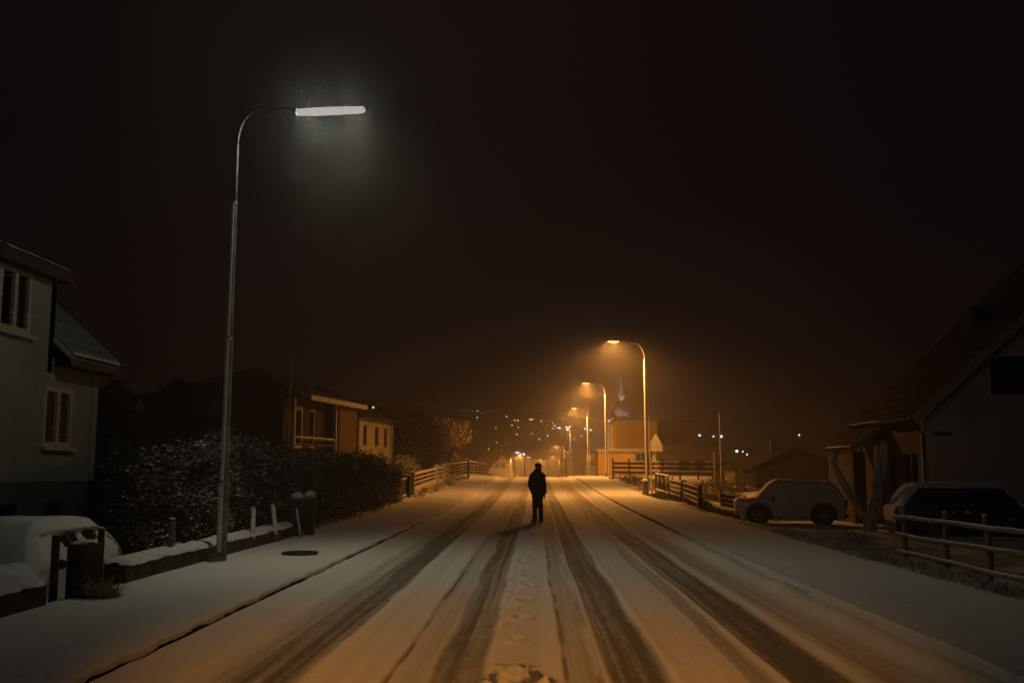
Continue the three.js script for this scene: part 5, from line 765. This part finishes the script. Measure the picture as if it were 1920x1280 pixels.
// trees whose limbs are grown step by step
function grow(p, dir, len, r, depth, out, opt) {
  if (depth >= 3) out.tips.push(p.clone());
  const pts = [p.clone()], radii = [r], n = 4; let d = dir.clone();
  for (let i = 1; i <= n; i++) { d.add(V(rr(-1, 1), rr(-0.6, 0.9) + opt.lift, rr(-1, 1)).multiplyScalar(opt.wander)).normalize(); p = p.clone().addScaledVector(d, len / n); pts.push(p); radii.push(Math.max(r * lerp(1, opt.taper, i / n), opt.min ?? 0.02)); }
  out[depth === 0 ? 'trunk' : depth <= opt.limbs ? 'limb' : 'twig'].push(tube(pts, radii, depth === 0 ? 10 : depth <= 1 ? 7 : depth <= 2 ? 5 : 3, depth <= 1));
  if (depth <= opt.limbs) out.lines.push([pts, radii]);
  if (depth >= opt.depth) return;
  const kids = depth === 0 ? opt.first : opt.kids;
  for (let k = 0; k < kids; k++) {
    const i = depth === 0 ? n - (k % 3 === 2 ? 1 : 0) : 1 + Math.floor(rnd() * n), q = pts[i], a = k / kids * 6.28 + rr(-0.5, 0.5), side = V(Math.cos(a), 0, Math.sin(a)), nd = d.clone().multiplyScalar(opt.along).addScaledVector(side, rr(0.5, 1) * opt.spread).add(V(0, opt.rise, 0)).normalize();
    grow(q, nd, len * rr(opt.shrink - 0.12, opt.shrink + 0.1), radii[i] * 0.62, depth + 1, out, opt);
  }
}
function bareTree(label, x, z, opt, snowy = true, name = 'bare_tree') {
  const t = thing(name, label, 'tree', [x, gy(x, z) - 0.1, z]), out = { trunk: [], limb: [], twig: [], lines: [], tips: [] };
  grow(V(0, 0, 0), V(opt.tilt ?? 0, 1, 0).normalize(), opt.len, opt.r, 0, out, opt);
  part(t, 'trunk', merge(out.trunk), M.bark); out.limb.length && (part(t, 'limbs', merge(out.limb), M.bark).userData.kind = 'stuff'); out.twig.length && (part(t, 'twigs', merge(out.twig), mat(...(opt.twig ?? [0.27, 0.21, 0.14]), { roughness: 1 })).userData.kind = 'stuff');
  if (snowy) { const s = []; for (const [pts, r] of out.lines) if (Math.abs(pts[4].y - pts[0].y) < 1.1 * Math.hypot(pts[4].x - pts[0].x, pts[4].z - pts[0].z) + 0.2) s.push(snowLine(pts.map((p, i) => V(p.x, p.y + r[i] * 0.7, p.z)), r[1] * 1.5, r[1] * 0.9 + 0.012, 3)); if (s.length) part(t, 'snow_on_limbs', merge(s), M.snowPlain).userData.kind = 'stuff'; }
  if (opt.leaves) foliage(t, 'foliage', Math.min(14000, out.tips.length * opt.leaves), (i) => { const p = out.tips[i % out.tips.length]; return [V(p.x + rr(-0.35, 0.35), p.y + rr(-0.3, 0.3), p.z + rr(-0.35, 0.35)), rnd() < (opt.snowy ?? 0.1)]; }, 0.2, [opt.leaf ?? [0.05, 0.042, 0.026], [0.5, 0.47, 0.42]]);
  return t;
}
{
  const wide = { len: 1.7, r: 0.2, depth: 5, limbs: 3, first: 6, kids: 4, taper: 0.7, wander: 0.16, lift: 0.12, along: 0.9, spread: 0.95, rise: 0.15, shrink: 0.8 };
  bareTree('tall bare tree behind the left fence, rightmost and lit orange by the lamps', -7.6, -86, { ...wide, len: 1.6, r: 0.17, kids: 3, min: 0.032, twig: [0.55, 0.46, 0.33] });
  bareTree('large bare tree behind the left fence, in the middle of the dark clump', -9.4, -73, { ...wide, len: 1.9, leaves: 3, snowy: 0.2 }); bareTree('bare tree right of the ochre house, leftmost of the dark clump', -12.5, -77, { ...wide, len: 1.9, leaves: 3, snowy: 0.08 }); bareTree('bare tree at the back of the clump behind the left fence', -12.8, -92, { ...wide, len: 2.0, leaves: 3 });
  bareTree('low bare tree behind the dark pillar of the left fence', -8.2, -79, { ...wide, len: 1.15, r: 0.12, leaves: 2, snowy: 0.3 });
  bareTree('bare tree on the verge right of the fourth orange lamp, beyond the crest', 8.0, -128, { ...wide, len: 1.1, r: 0.12, depth: 5 });
  // dense dark trees between the plastered house and the veranda house
  const conifer = (label, x, z, H, R, n) => { const t = thing('dark_conifer', label, 'tree', [x, gy(x, z) - 0.1, z]); part(t, 'trunk', tube([V(0, 0, 0), V(0.05, H * 0.5, 0), V(0, H, 0)], [0.16, 0.1, 0.02], 8), M.bark); foliage(t, 'crown', n, () => { const h = Math.pow(rnd(), 0.8), lay = 0.72 + 0.28 * Math.cos(h * 34 + x), a = rr(0, 6.28), r = R * (1 - h) ** 0.6 * lay * Math.sqrt(rnd()) * (1 + 0.25 * n2(a * 2, h * 9)); return [V(Math.cos(a) * r, 0.4 + h * (H - 0.4) - 0.12 * r, Math.sin(a) * r), rnd() < 0.08]; }, 0.24, [[0.016, 0.019, 0.012], [0.12, 0.12, 0.12]]); };
  conifer('low dark conifer beside the plastered house, nearest to it', -11.6, -26.5, 3.6, 2.4, 5000); conifer('broad dark conifer between the two left houses, behind the hedge', -12.0, -33, 4.4, 3.2, 6000); conifer('dark conifer left of the veranda house, beside its near wall', -17.5, -41, 5.0, 3.4, 4500);
  // shrubs
  const bush = (label, c, R, n, cols, p, size = 0.1) => { const t = thing('shrub', label, 'shrub', c); foliage(t, 'foliage', n, () => { const a = rr(0, 6.28), u = Math.acos(rr(-0.1, 1)), k = (0.72 + 0.36 * rnd()) * (1 + 0.2 * n2(a * 2.2, u * 3)); const q = V(Math.cos(a) * Math.sin(u) * R[0] * k, Math.cos(u) * R[1] * k, Math.sin(a) * Math.sin(u) * R[2] * k); return [q, rnd() < p * (0.4 + q.y / R[1])]; }, size, cols); const st = []; for (let i = 0; i < 14; i++) { const a = rr(0, 6.28); st.push(tube([V(0, -0.1, 0), V(Math.cos(a) * R[0] * 0.4, R[1] * 0.5, Math.sin(a) * R[2] * 0.4), V(Math.cos(a) * R[0] * 0.75, R[1] * rr(0.6, 0.95), Math.sin(a) * R[2] * 0.75)], [0.02, 0.014, 0.005], 4)); } part(t, 'stems', merge(st), M.bark).userData.kind = 'stuff'; };
  bush('golden leafy shrub over the nearest white fence panel', [-7.5, gy(-7.5, -57) + 0.1, -57], [1.0, 1.55, 4.0], 9000, [[0.34, 0.26, 0.1], SNOWY], 0.45); bush('dark shrub before the ochre house, left of the golden shrub', [-8.6, gy(-8.6, -49) + 0.1, -49], [1.6, 1.5, 2.6], 6000, [[0.05, 0.045, 0.025], SNOWY], 0.15);
  bush('tall dark shrubbery under the bare trees, behind the nearer stretch of the grey fence', [-9.0, gy(-9, -74) - 0.1, -74], [1.9, 2.9, 7], 9000, [[0.075, 0.06, 0.035], [0.5, 0.47, 0.42]], 0.2, 0.16); bush('dark shrubbery under the bare trees, behind the far stretch of the grey fence', [-8.4, gy(-8.4, -92) - 0.1, -92], [1.8, 2.4, 8], 8000, [[0.12, 0.09, 0.05], [0.5, 0.47, 0.42]], 0.25, 0.16);
  bush('small clipped bush left of the snowy mound at the crest', [-5.9, gy(-5.9, -117), -117], [1.2, 0.5, 1.4], 1500, [[0.09, 0.07, 0.03], SNOWY], 0.25);
  bush('low dark shrub beside the garden shed', [10.3, gy(10.3, -58), -58], [1.5, 0.9, 1.2], 2600, [[0.07, 0.055, 0.03], SNOWY], 0.12);
}
{ // pollarded tree on the right, forked like a Y
  const D = 31, P = (u, v) => { const p = at(u, v, D); return V(p.x - B.x, p.y - y0, 0); }, B = at(1632, 985, D), y0 = gy(B.x, -D) - 0.1, t = thing('pollarded_tree', 'bare pollarded tree forked like a Y, right of the snowy estate car', 'tree', [B.x, y0, -D]);
  const fork = P(1632, 962), frosted = mat(0.86, 0.85, 0.83, { map: T.bark, bump: T.bark, bs: 0.02 }); const curve = (list, r0, r1, dz) => { const c = new THREE.CatmullRomCurve3(list.map(([u, v], i) => P(u, v).add(V(0, 0, dz * i)))), pts = c.getPoints(22); return [pts, pts.map((_, i) => lerp(r0, r1, i / 22))]; };
  part(t, 'trunk', tube([V(0.02, -0.1, 0), V(0, 0.2, 0), fork.clone().add(V(0, 0.05, 0))], [0.28, 0.22, 0.22], 12, true, 0.12), frosted);
  const limbs = [curve([[1622, 968], [1606, 945], [1588, 918], [1572, 890], [1562, 866], [1561, 846]], 0.145, 0.07, 0.03), curve([[1638, 968], [1645, 935], [1649, 910], [1655, 885], [1660, 860], [1662, 832]], 0.2, 0.1, -0.03), curve([[1652, 905], [1646, 880], [1642, 858], [1642, 838]], 0.12, 0.08, 0.05), curve([[1562, 870], [1566, 858], [1570, 848]], 0.06, 0.05, 0.04), curve([[1645, 918], [1638, 912], [1634, 911]], 0.09, 0.07, 0.1)];
  for (const [pts, r] of limbs) { part(t, 'limb', tube(pts, r, 10, true, 0.16), frosted); part(t, 'knuckle', new THREE.IcosahedronGeometry(r[r.length - 1] * 1.25, 2).translate(...pts[pts.length - 1].toArray()), frosted); part(t, 'snow_crust', crust(along(pts[0], pts[pts.length - 1], 0.07).map((_, i, a) => { const k = i / (a.length - 1) * 22, j = Math.min(21, Math.floor(k)); return pts[j].clone().lerp(pts[j + 1], k - j); }), r[12] * 0.97, Math.PI * 0.62), M.snowPlain); }
}
// grasses that poke through the snow
function tussocks(name, label, category, list, blade, n, colors, group) {
  const t = thing(name, label, category, [0, 0, 0], 0, group); if (category === 'grass') t.userData.kind = 'stuff';
  const g = new THREE.BufferGeometry(); g.setAttribute('position', new THREE.Float32BufferAttribute([-0.05, 0, 0, 0.05, 0, 0, 0.035, 0.5, 0.08, -0.035, 0.5, 0.08, 0, 1, 0.34], 3)); g.setIndex([0, 1, 2, 0, 2, 3, 3, 2, 4]); g.computeVertexNormals();
  const m = new THREE.InstancedMesh(g, M.leaf, list.length * n), o = new THREE.Object3D(), c = new THREE.Color(); let i = 0;
  for (const [x, z, r, h] of list) for (let k = 0; k < n; k++, i++) { const a = rr(0, 6.28), q = r * Math.sqrt(rnd()), px = x + Math.cos(a) * q, pz = z + Math.sin(a) * q; o.position.set(px, Math.max(gy(px, pz), px < RW && px > LW ? roadY(-pz) + 0.1 : -9) - 0.02, pz); o.rotation.set(rr(0, 0.9), -a + Math.PI / 2 + rr(-0.8, 0.8), 0, 'YXZ'); const s = h * rr(0.5, 1.2) * blade; o.scale.set(s * 0.8, s, s); o.updateMatrix(); m.setMatrixAt(i, o.matrix); const v = rr(0.5, 1.3), w = rnd() < colors[2] ? colors[1] : colors[0]; m.setColorAt(i, c.setRGB(w[0] * v, w[1] * v, w[2] * v)); }
  m.name = 'blades'; m.userData.kind = 'stuff'; shadowed(m); t.add(m); return t;
}
{
  const near = at(188, 1112, 12.0); tussocks('grass_tuft', 'clump of dry yellow grass on the pavement at the foot of the brown box', 'grass tuft', [[near.x, near.z, 0.13, 1], [near.x + 0.12, near.z + 0.05, 0.12, 0.8], [near.x - 0.12, near.z + 0.02, 0.1, 0.8]], 0.3, 110, [DRY, [0.6, 0.58, 0.52], 0.45]);
  const t2 = at(395, 1040, 16.6); tussocks('grass_tuft', 'small dry grass tuft against the wall just left of the tall lamp', 'grass tuft', [[t2.x, t2.z - 0.05, 0.12, 1]], 0.2, 110, [DRY, [0.6, 0.58, 0.52], 0.3]);
  const verge = []; for (let i = 0; i < 420; i++) { const d = 11 + 24 * rnd(), x = rr(5.75, 7.4 + 1.2 * sm(18, 28, d)); if (d < 27.5 + 2 * rnd() && fbm(x * 0.9, d * 0.9, 3) > -0.22) verge.push([x, -d, 0.28, rr(0.6, 1.1)]); } tussocks('verge_grass', 'rough snow-dusted grass along the right verge, before the pole fence', 'grass', verge, 0.17, 60, [[0.16, 0.14, 0.11], [0.6, 0.6, 0.59], 0.72]);
  const v2 = []; for (let i = 0; i < 170; i++) { const d = 37 + 15 * rnd(); v2.push([lerp(6.0, 7.6, (52 - d) / 17) + rr(-0.35, 0.5), -d, 0.28, rr(0.6, 1.2)]); } tussocks('verge_grass', 'dark grass tufts along the verge below the board panels', 'grass', v2, 0.3, 50, [[0.1, 0.075, 0.04], [0.5, 0.49, 0.46], 0.25]);
  const v3 = []; for (let i = 0; i < 60; i++) v3.push([rr(6.3, 8.4), -rr(58, 84), 0.35, rr(0.6, 1.3)]); tussocks('verge_grass', 'grass tufts on the snowy mound beyond the nearest orange lamp', 'grass', v3, 0.5, 40, [[0.2, 0.14, 0.07], [0.55, 0.53, 0.5], 0.3]);
  const v4 = []; for (let i = 0; i < 70; i++) v4.push([-5.75 + rr(-0.12, 0.25), -rr(47, 84), 0.2, rr(0.5, 1.1)]); tussocks('verge_grass', 'grass along the foot of the left fence', 'grass', v4, 0.3, 40, [[0.14, 0.1, 0.05], [0.55, 0.54, 0.5], 0.35]);
  const v5 = []; for (let i = 0; i < 60; i++) v5.push([rr(7.5, 10.5), -rr(46, 58), 0.3, rr(0.7, 1.2)]); tussocks('verge_grass', 'taller dry grass in the dark garden behind the board panels', 'grass', v5, 0.5, 40, [[0.16, 0.11, 0.05], [0.5, 0.49, 0.46], 0.2]);
}
// ---------------------------------------------------------------- the town across the valley
{
  const hill = (u, v) => { for (let d = 210; d < 640; d += 2) { const p = at(u, v, d); if (p.y - groundY(p.x, p.z) < 4.5) return p; } return at(u, v, 470); };
  const glows = { white: [0.95, 0.95, 0.85], blue: [0.75, 0.85, 1.0], warm: [1, 0.62, 0.26], orange: [1, 0.42, 0.12], green: [0.3, 1, 0.5], teal: [0.55, 1, 0.85] };
  const pm = mat(0.1, 0.1, 0.1, { roughness: 0.7 }), cache = {};
  const lamp = (u, v, colour, k, label, group, size = 0.34, far = null) => {
    const p = far ? at(u, v, far) : hill(u, v), g = groundY(p.x, p.z), d = -p.z, h = Math.max(1.5, p.y - g), t = thing('town_lamp', label, 'lamp', [p.x, p.y - h, p.z], 0, group), key = colour + k;
    const m = cache[key] ??= lit(new THREE.Color().setRGB(...glows[colour]), k * 0.42);
    part(t, 'pole', tube([V(0, 0, 0), V(0, h, 0)], [0.09, 0.06], 6, false), pm); part(t, 'lamp_globe', new THREE.SphereGeometry(size * 0.85, 10, 8).translate(0, h, 0), m);
  };
  const nth = ['first', 'second', 'third', 'fourth', 'fifth', 'sixth', 'seventh', 'eighth', 'ninth', 'tenth', 'eleventh', 'twelfth'];
  [[866, 769, 'warm'], [871, 770, 'orange'], [880, 768, 'warm'], [886, 771, 'orange'], [892, 770, 'warm'], [899, 771, 'orange'], [903, 774, 'warm'], [907, 771, 'orange'], [913, 770, 'warm'], [918, 770, 'orange'], [922, 772, 'warm'], [928, 772, 'orange']].forEach(([u, v, c], i) => lamp(u, v, c, i % 3 ? 1.6 : 3.2, nth[i] + ' ' + (c === 'warm' ? 'yellowish' : 'orange') + ' light from the left in the close row on the hilltop', 'row of lights on the hilltop', 0.24));
  lamp(895, 770, 'teal', 6, 'pale green light within the hilltop row', undefined, 0.32); lamp(895, 783, 'white', 5, 'white light just below the hilltop row');
  const G = 'white lights scattered over the hillside';
  for (const [u, v, k, l] of [[950, 781, 9, 'white light highest on the hillside right of the hilltop row'], [965, 788, 8, 'left light of the pair below the highest white light'], [971, 788, 8, 'right light of the pair below the highest white light'], [994, 786, 9, 'left light of the close bluish white pair above the person'], [998, 786, 9, 'right light of the close bluish white pair above the person'], [960, 797, 6, 'white light below the left-hand pair on the hillside'], [1015, 789, 7, 'single white light right of the close pair above the person'], [1036, 792, 5, 'faint white light above the pale green one left of the third lamp'], [1037, 803, 7, 'white light directly under the pale green one left of the third lamp'], [1045, 802, 8, 'brighter white light right of the pale green one'], [1027, 817, 6, 'lone white light low on the hillside between the green light and the fourth lamp'], [1090, 817, 6, 'white light left of the third lamp pole, near its foot'], [1098, 800, 5, 'white light close left of the third lamp pole, halfway up']]) lamp(u, v, 'white', k, l, G, 0.33);
  for (const [u, v, l] of [[930, 803, 'yellowish light on a pole right of the lit bare tree'], [931, 829, 'yellowish light just above the roof of the gable house'], [972, 801, 'reddish yellow light above the left green one'], [997, 813, 'faint yellow light between the two green ones'], [1077, 822, 'yellowish light low between the third and fourth lamps'], [909, 848, 'yellowish lamp beside the lit bare tree, left of the gable house'], [916, 842, 'higher yellowish lamp left of the gable house chimney']]) lamp(u, v, 'warm', 6, l, 'warm lights low on the hillside', 0.3);
  lamp(969, 814, 'green', 6, 'green light in the middle of the hillside, left of the other green light'); lamp(1011, 823, 'green', 6, 'green light lower on the hillside above the person'); lamp(1040, 798, 'teal', 8, 'pale green light in the cluster left of the third orange lamp', undefined, 0.4);
  for (const [u, v, s, l] of [[968, 848.5, 0.34, 'leftmost bluish floodlight of the bright group right of the gable house'], [971.5, 848.3, 0.34, 'second bluish floodlight, touching the leftmost one'], [975, 851.5, 0.3, 'lower bluish floodlight in the middle of the bright group'], [982, 851.5, 0.42, 'largest bluish floodlight, right end of the bright group, above a pole'], [989, 857.5, 0.2, 'left light of the small bluish pair beside the person'], [993, 857.5, 0.2, 'right light of the small bluish pair beside the person']]) lamp(u, v, 'blue', 5, l, 'bluish floodlights left of the person', s, 262);
  for (const [u, v, l] of [[1063, 800, 'upper left light of the bluish cluster above the fourth lamp'], [1068, 800, 'upper right light of the bluish cluster above the fourth lamp'], [1064, 805, 'lower light of the bluish cluster above the fourth lamp'], [1049, 802, 'bluish light left of the cluster above the fourth lamp']]) lamp(u, v, 'blue', 6, l, 'bluish cluster above the fourth lamp', 0.32, 250);
  for (const [u, v, l] of [[1097, 804, 'bluish light left of the third lamp pole'], [1108, 806, 'bluish light right of the third lamp pole'], [1103, 813, 'bluish light directly behind the third lamp pole'], [1064, 848, 'lone bluish light low beside the fourth lamp pole']]) lamp(u, v, 'blue', 5, l, 'bluish lights behind the third lamp', 0.3, 260);
  lamp(699, 764, 'green', 9, 'single bright green light above the roof of the ochre house', undefined, 0.2, 150);
  for (const [u, v, k, s, l] of [[1312, 816, 6, 0.34, 'left light of the row of three right of the yellow building'], [1338, 818, 5, 0.26, 'middle and smallest light of the row of three right of the yellow building'], [1353, 818, 8, 0.36, 'right light of the row of three, behind the very thin pole']]) lamp(u, v, 'teal', k, l, 'row of three white lights right of the yellow building', s, 240);
  lamp(1382, 845.5, 'teal', 9, 'brightest light low on the right, right of the thin pole', undefined, 0.38, 240); lamp(1393, 846.5, 'white', 6, 'small light just right of the brightest one, low on the right', undefined, 0.22, 240); lamp(1401, 852, 'white', 6, 'lowest small light low on the right, beside the dark house roof', undefined, 0.24, 240); lamp(1499, 815.5, 'teal', 7, 'lone white light above the dark house on the right', undefined, 0.24, 240);
  // houses of the town, dim shapes in the haze
  const hl = ['pale house on the slope left of the gable house', 'house with a snowy roof above the gable house', 'small house behind the gable house ridge', 'house on the hillside under the white lights', 'house on the hillside under the green light', 'small house far down the valley right of the person', 'house on the hillside behind the third lamp', 'house high on the hillside near the hilltop row'];
  [[925, 846, 0.3, 290], [950, 832, -0.2, 330], [972, 842, 0.4, 320], [985, 808, 0.1, 0], [960, 818, 0.5, 0], [1030, 846, -0.3, 330], [1088, 838, 0.2, 300], [905, 790, 0.3, 0]].forEach(([u, v, a, d], i) => {
    const p = d ? at(u, v, d) : hill(u, v), g = groundY(p.x, p.z) - 0.5, t = thing('town_house', hl[i], 'house', [p.x, g, p.z], a), w = 6 + 2 * hash(i, 3), wallH = Math.max(2.6, d ? p.y - g - 2.5 : 3), hs = [[w * 0.2, wallH - 1.6, 1, 1.1], [w * 0.62, wallH - 1.6, 1, 1.1]];
    gableHouse(t, w, 8, wallH, 2.8, [M.cream, M.white, M.ochre][i % 3], i % 2 ? M.roof : M.snowPlain, hs, { winOpt: { frame: M.darkTrim } });
  });
}
// ---------------------------------------------------------------- falling snow
{
  const flakes = (label, n, put, s0, s1) => {
    const m = new THREE.InstancedMesh(new THREE.OctahedronGeometry(1, 0), mat(0.85, 0.86, 0.88, { roughness: 1 }), n), o = new THREE.Object3D();
    for (let i = 0; i < n; i++) { o.position.copy(put()); o.rotation.set(rr(0, 3), rr(0, 3), rr(0, 3)); const s = lerp(s0, s1, rnd() ** 2); o.scale.set(s, s * rr(0.7, 1.3), s * rr(0.5, 1)); o.updateMatrix(); m.setMatrixAt(i, o.matrix); }
    m.name = numbered('falling_snow'); m.userData.kind = 'stuff'; tag(m, label, 'snow'); m.castShadow = false; m.receiveShadow = true; scene.add(m);
  };
  const clear = (c, r, f) => () => { let p = f(); while (p.distanceTo(c) < r) p = f(); return p; };
  const gauss = () => (rnd() + rnd() + rnd() - 1.5) * 1.15, ball = (c, r, drop) => { const y = gauss() * r; return V(c.x + gauss() * r, Math.max(0.15, c.y - drop + y), c.z + gauss() * r); };
  const tubeC = at(620, 208, 16.75); flakes('snowflakes drifting around the white lamp head', 60000, clear(tubeC, 0.3, () => { const k = rnd() < 0.75; return k ? ball(tubeC, 1.3, 0.5) : V(tubeC.x + rr(-6, 6), rr(0.2, 9.5), tubeC.z + rr(-6, 6)); }), 0.0009, 0.0021);
  flakes('larger snowflakes falling past the white lamp head', 1000, clear(tubeC, 0.4, () => ball(tubeC, 1.1, 0.65)), 0.004, 0.006);
  for (const [u, v, d, n, l] of [[1151, 641, 54, 40000, 'snowflakes drifting around the nearest orange lamp'], [1099, 719, 88, 30000, 'snowflakes drifting around the second orange lamp'], [1077, 766, 120, 20000, 'snowflakes drifting around the third orange lamp']]) { const c = at(u, v, d); flakes(l, n, clear(c, 0.5, () => (rnd() < 0.7 ? ball(c, 3.2, 2.2) : V(c.x + rr(-8, 6), rr(0.8, 10), c.z + rr(-9, 9)))), 0.0022, 0.006); }
  flakes('snowflakes falling over the whole street', 60000, () => { const d = 9 + 110 * rnd(); return V(rr(-0.55, 0.55) * d, 0.9 + 13 * rnd(), -d); }, 0.003, 0.006);
}
renderer.render(scene, camera);
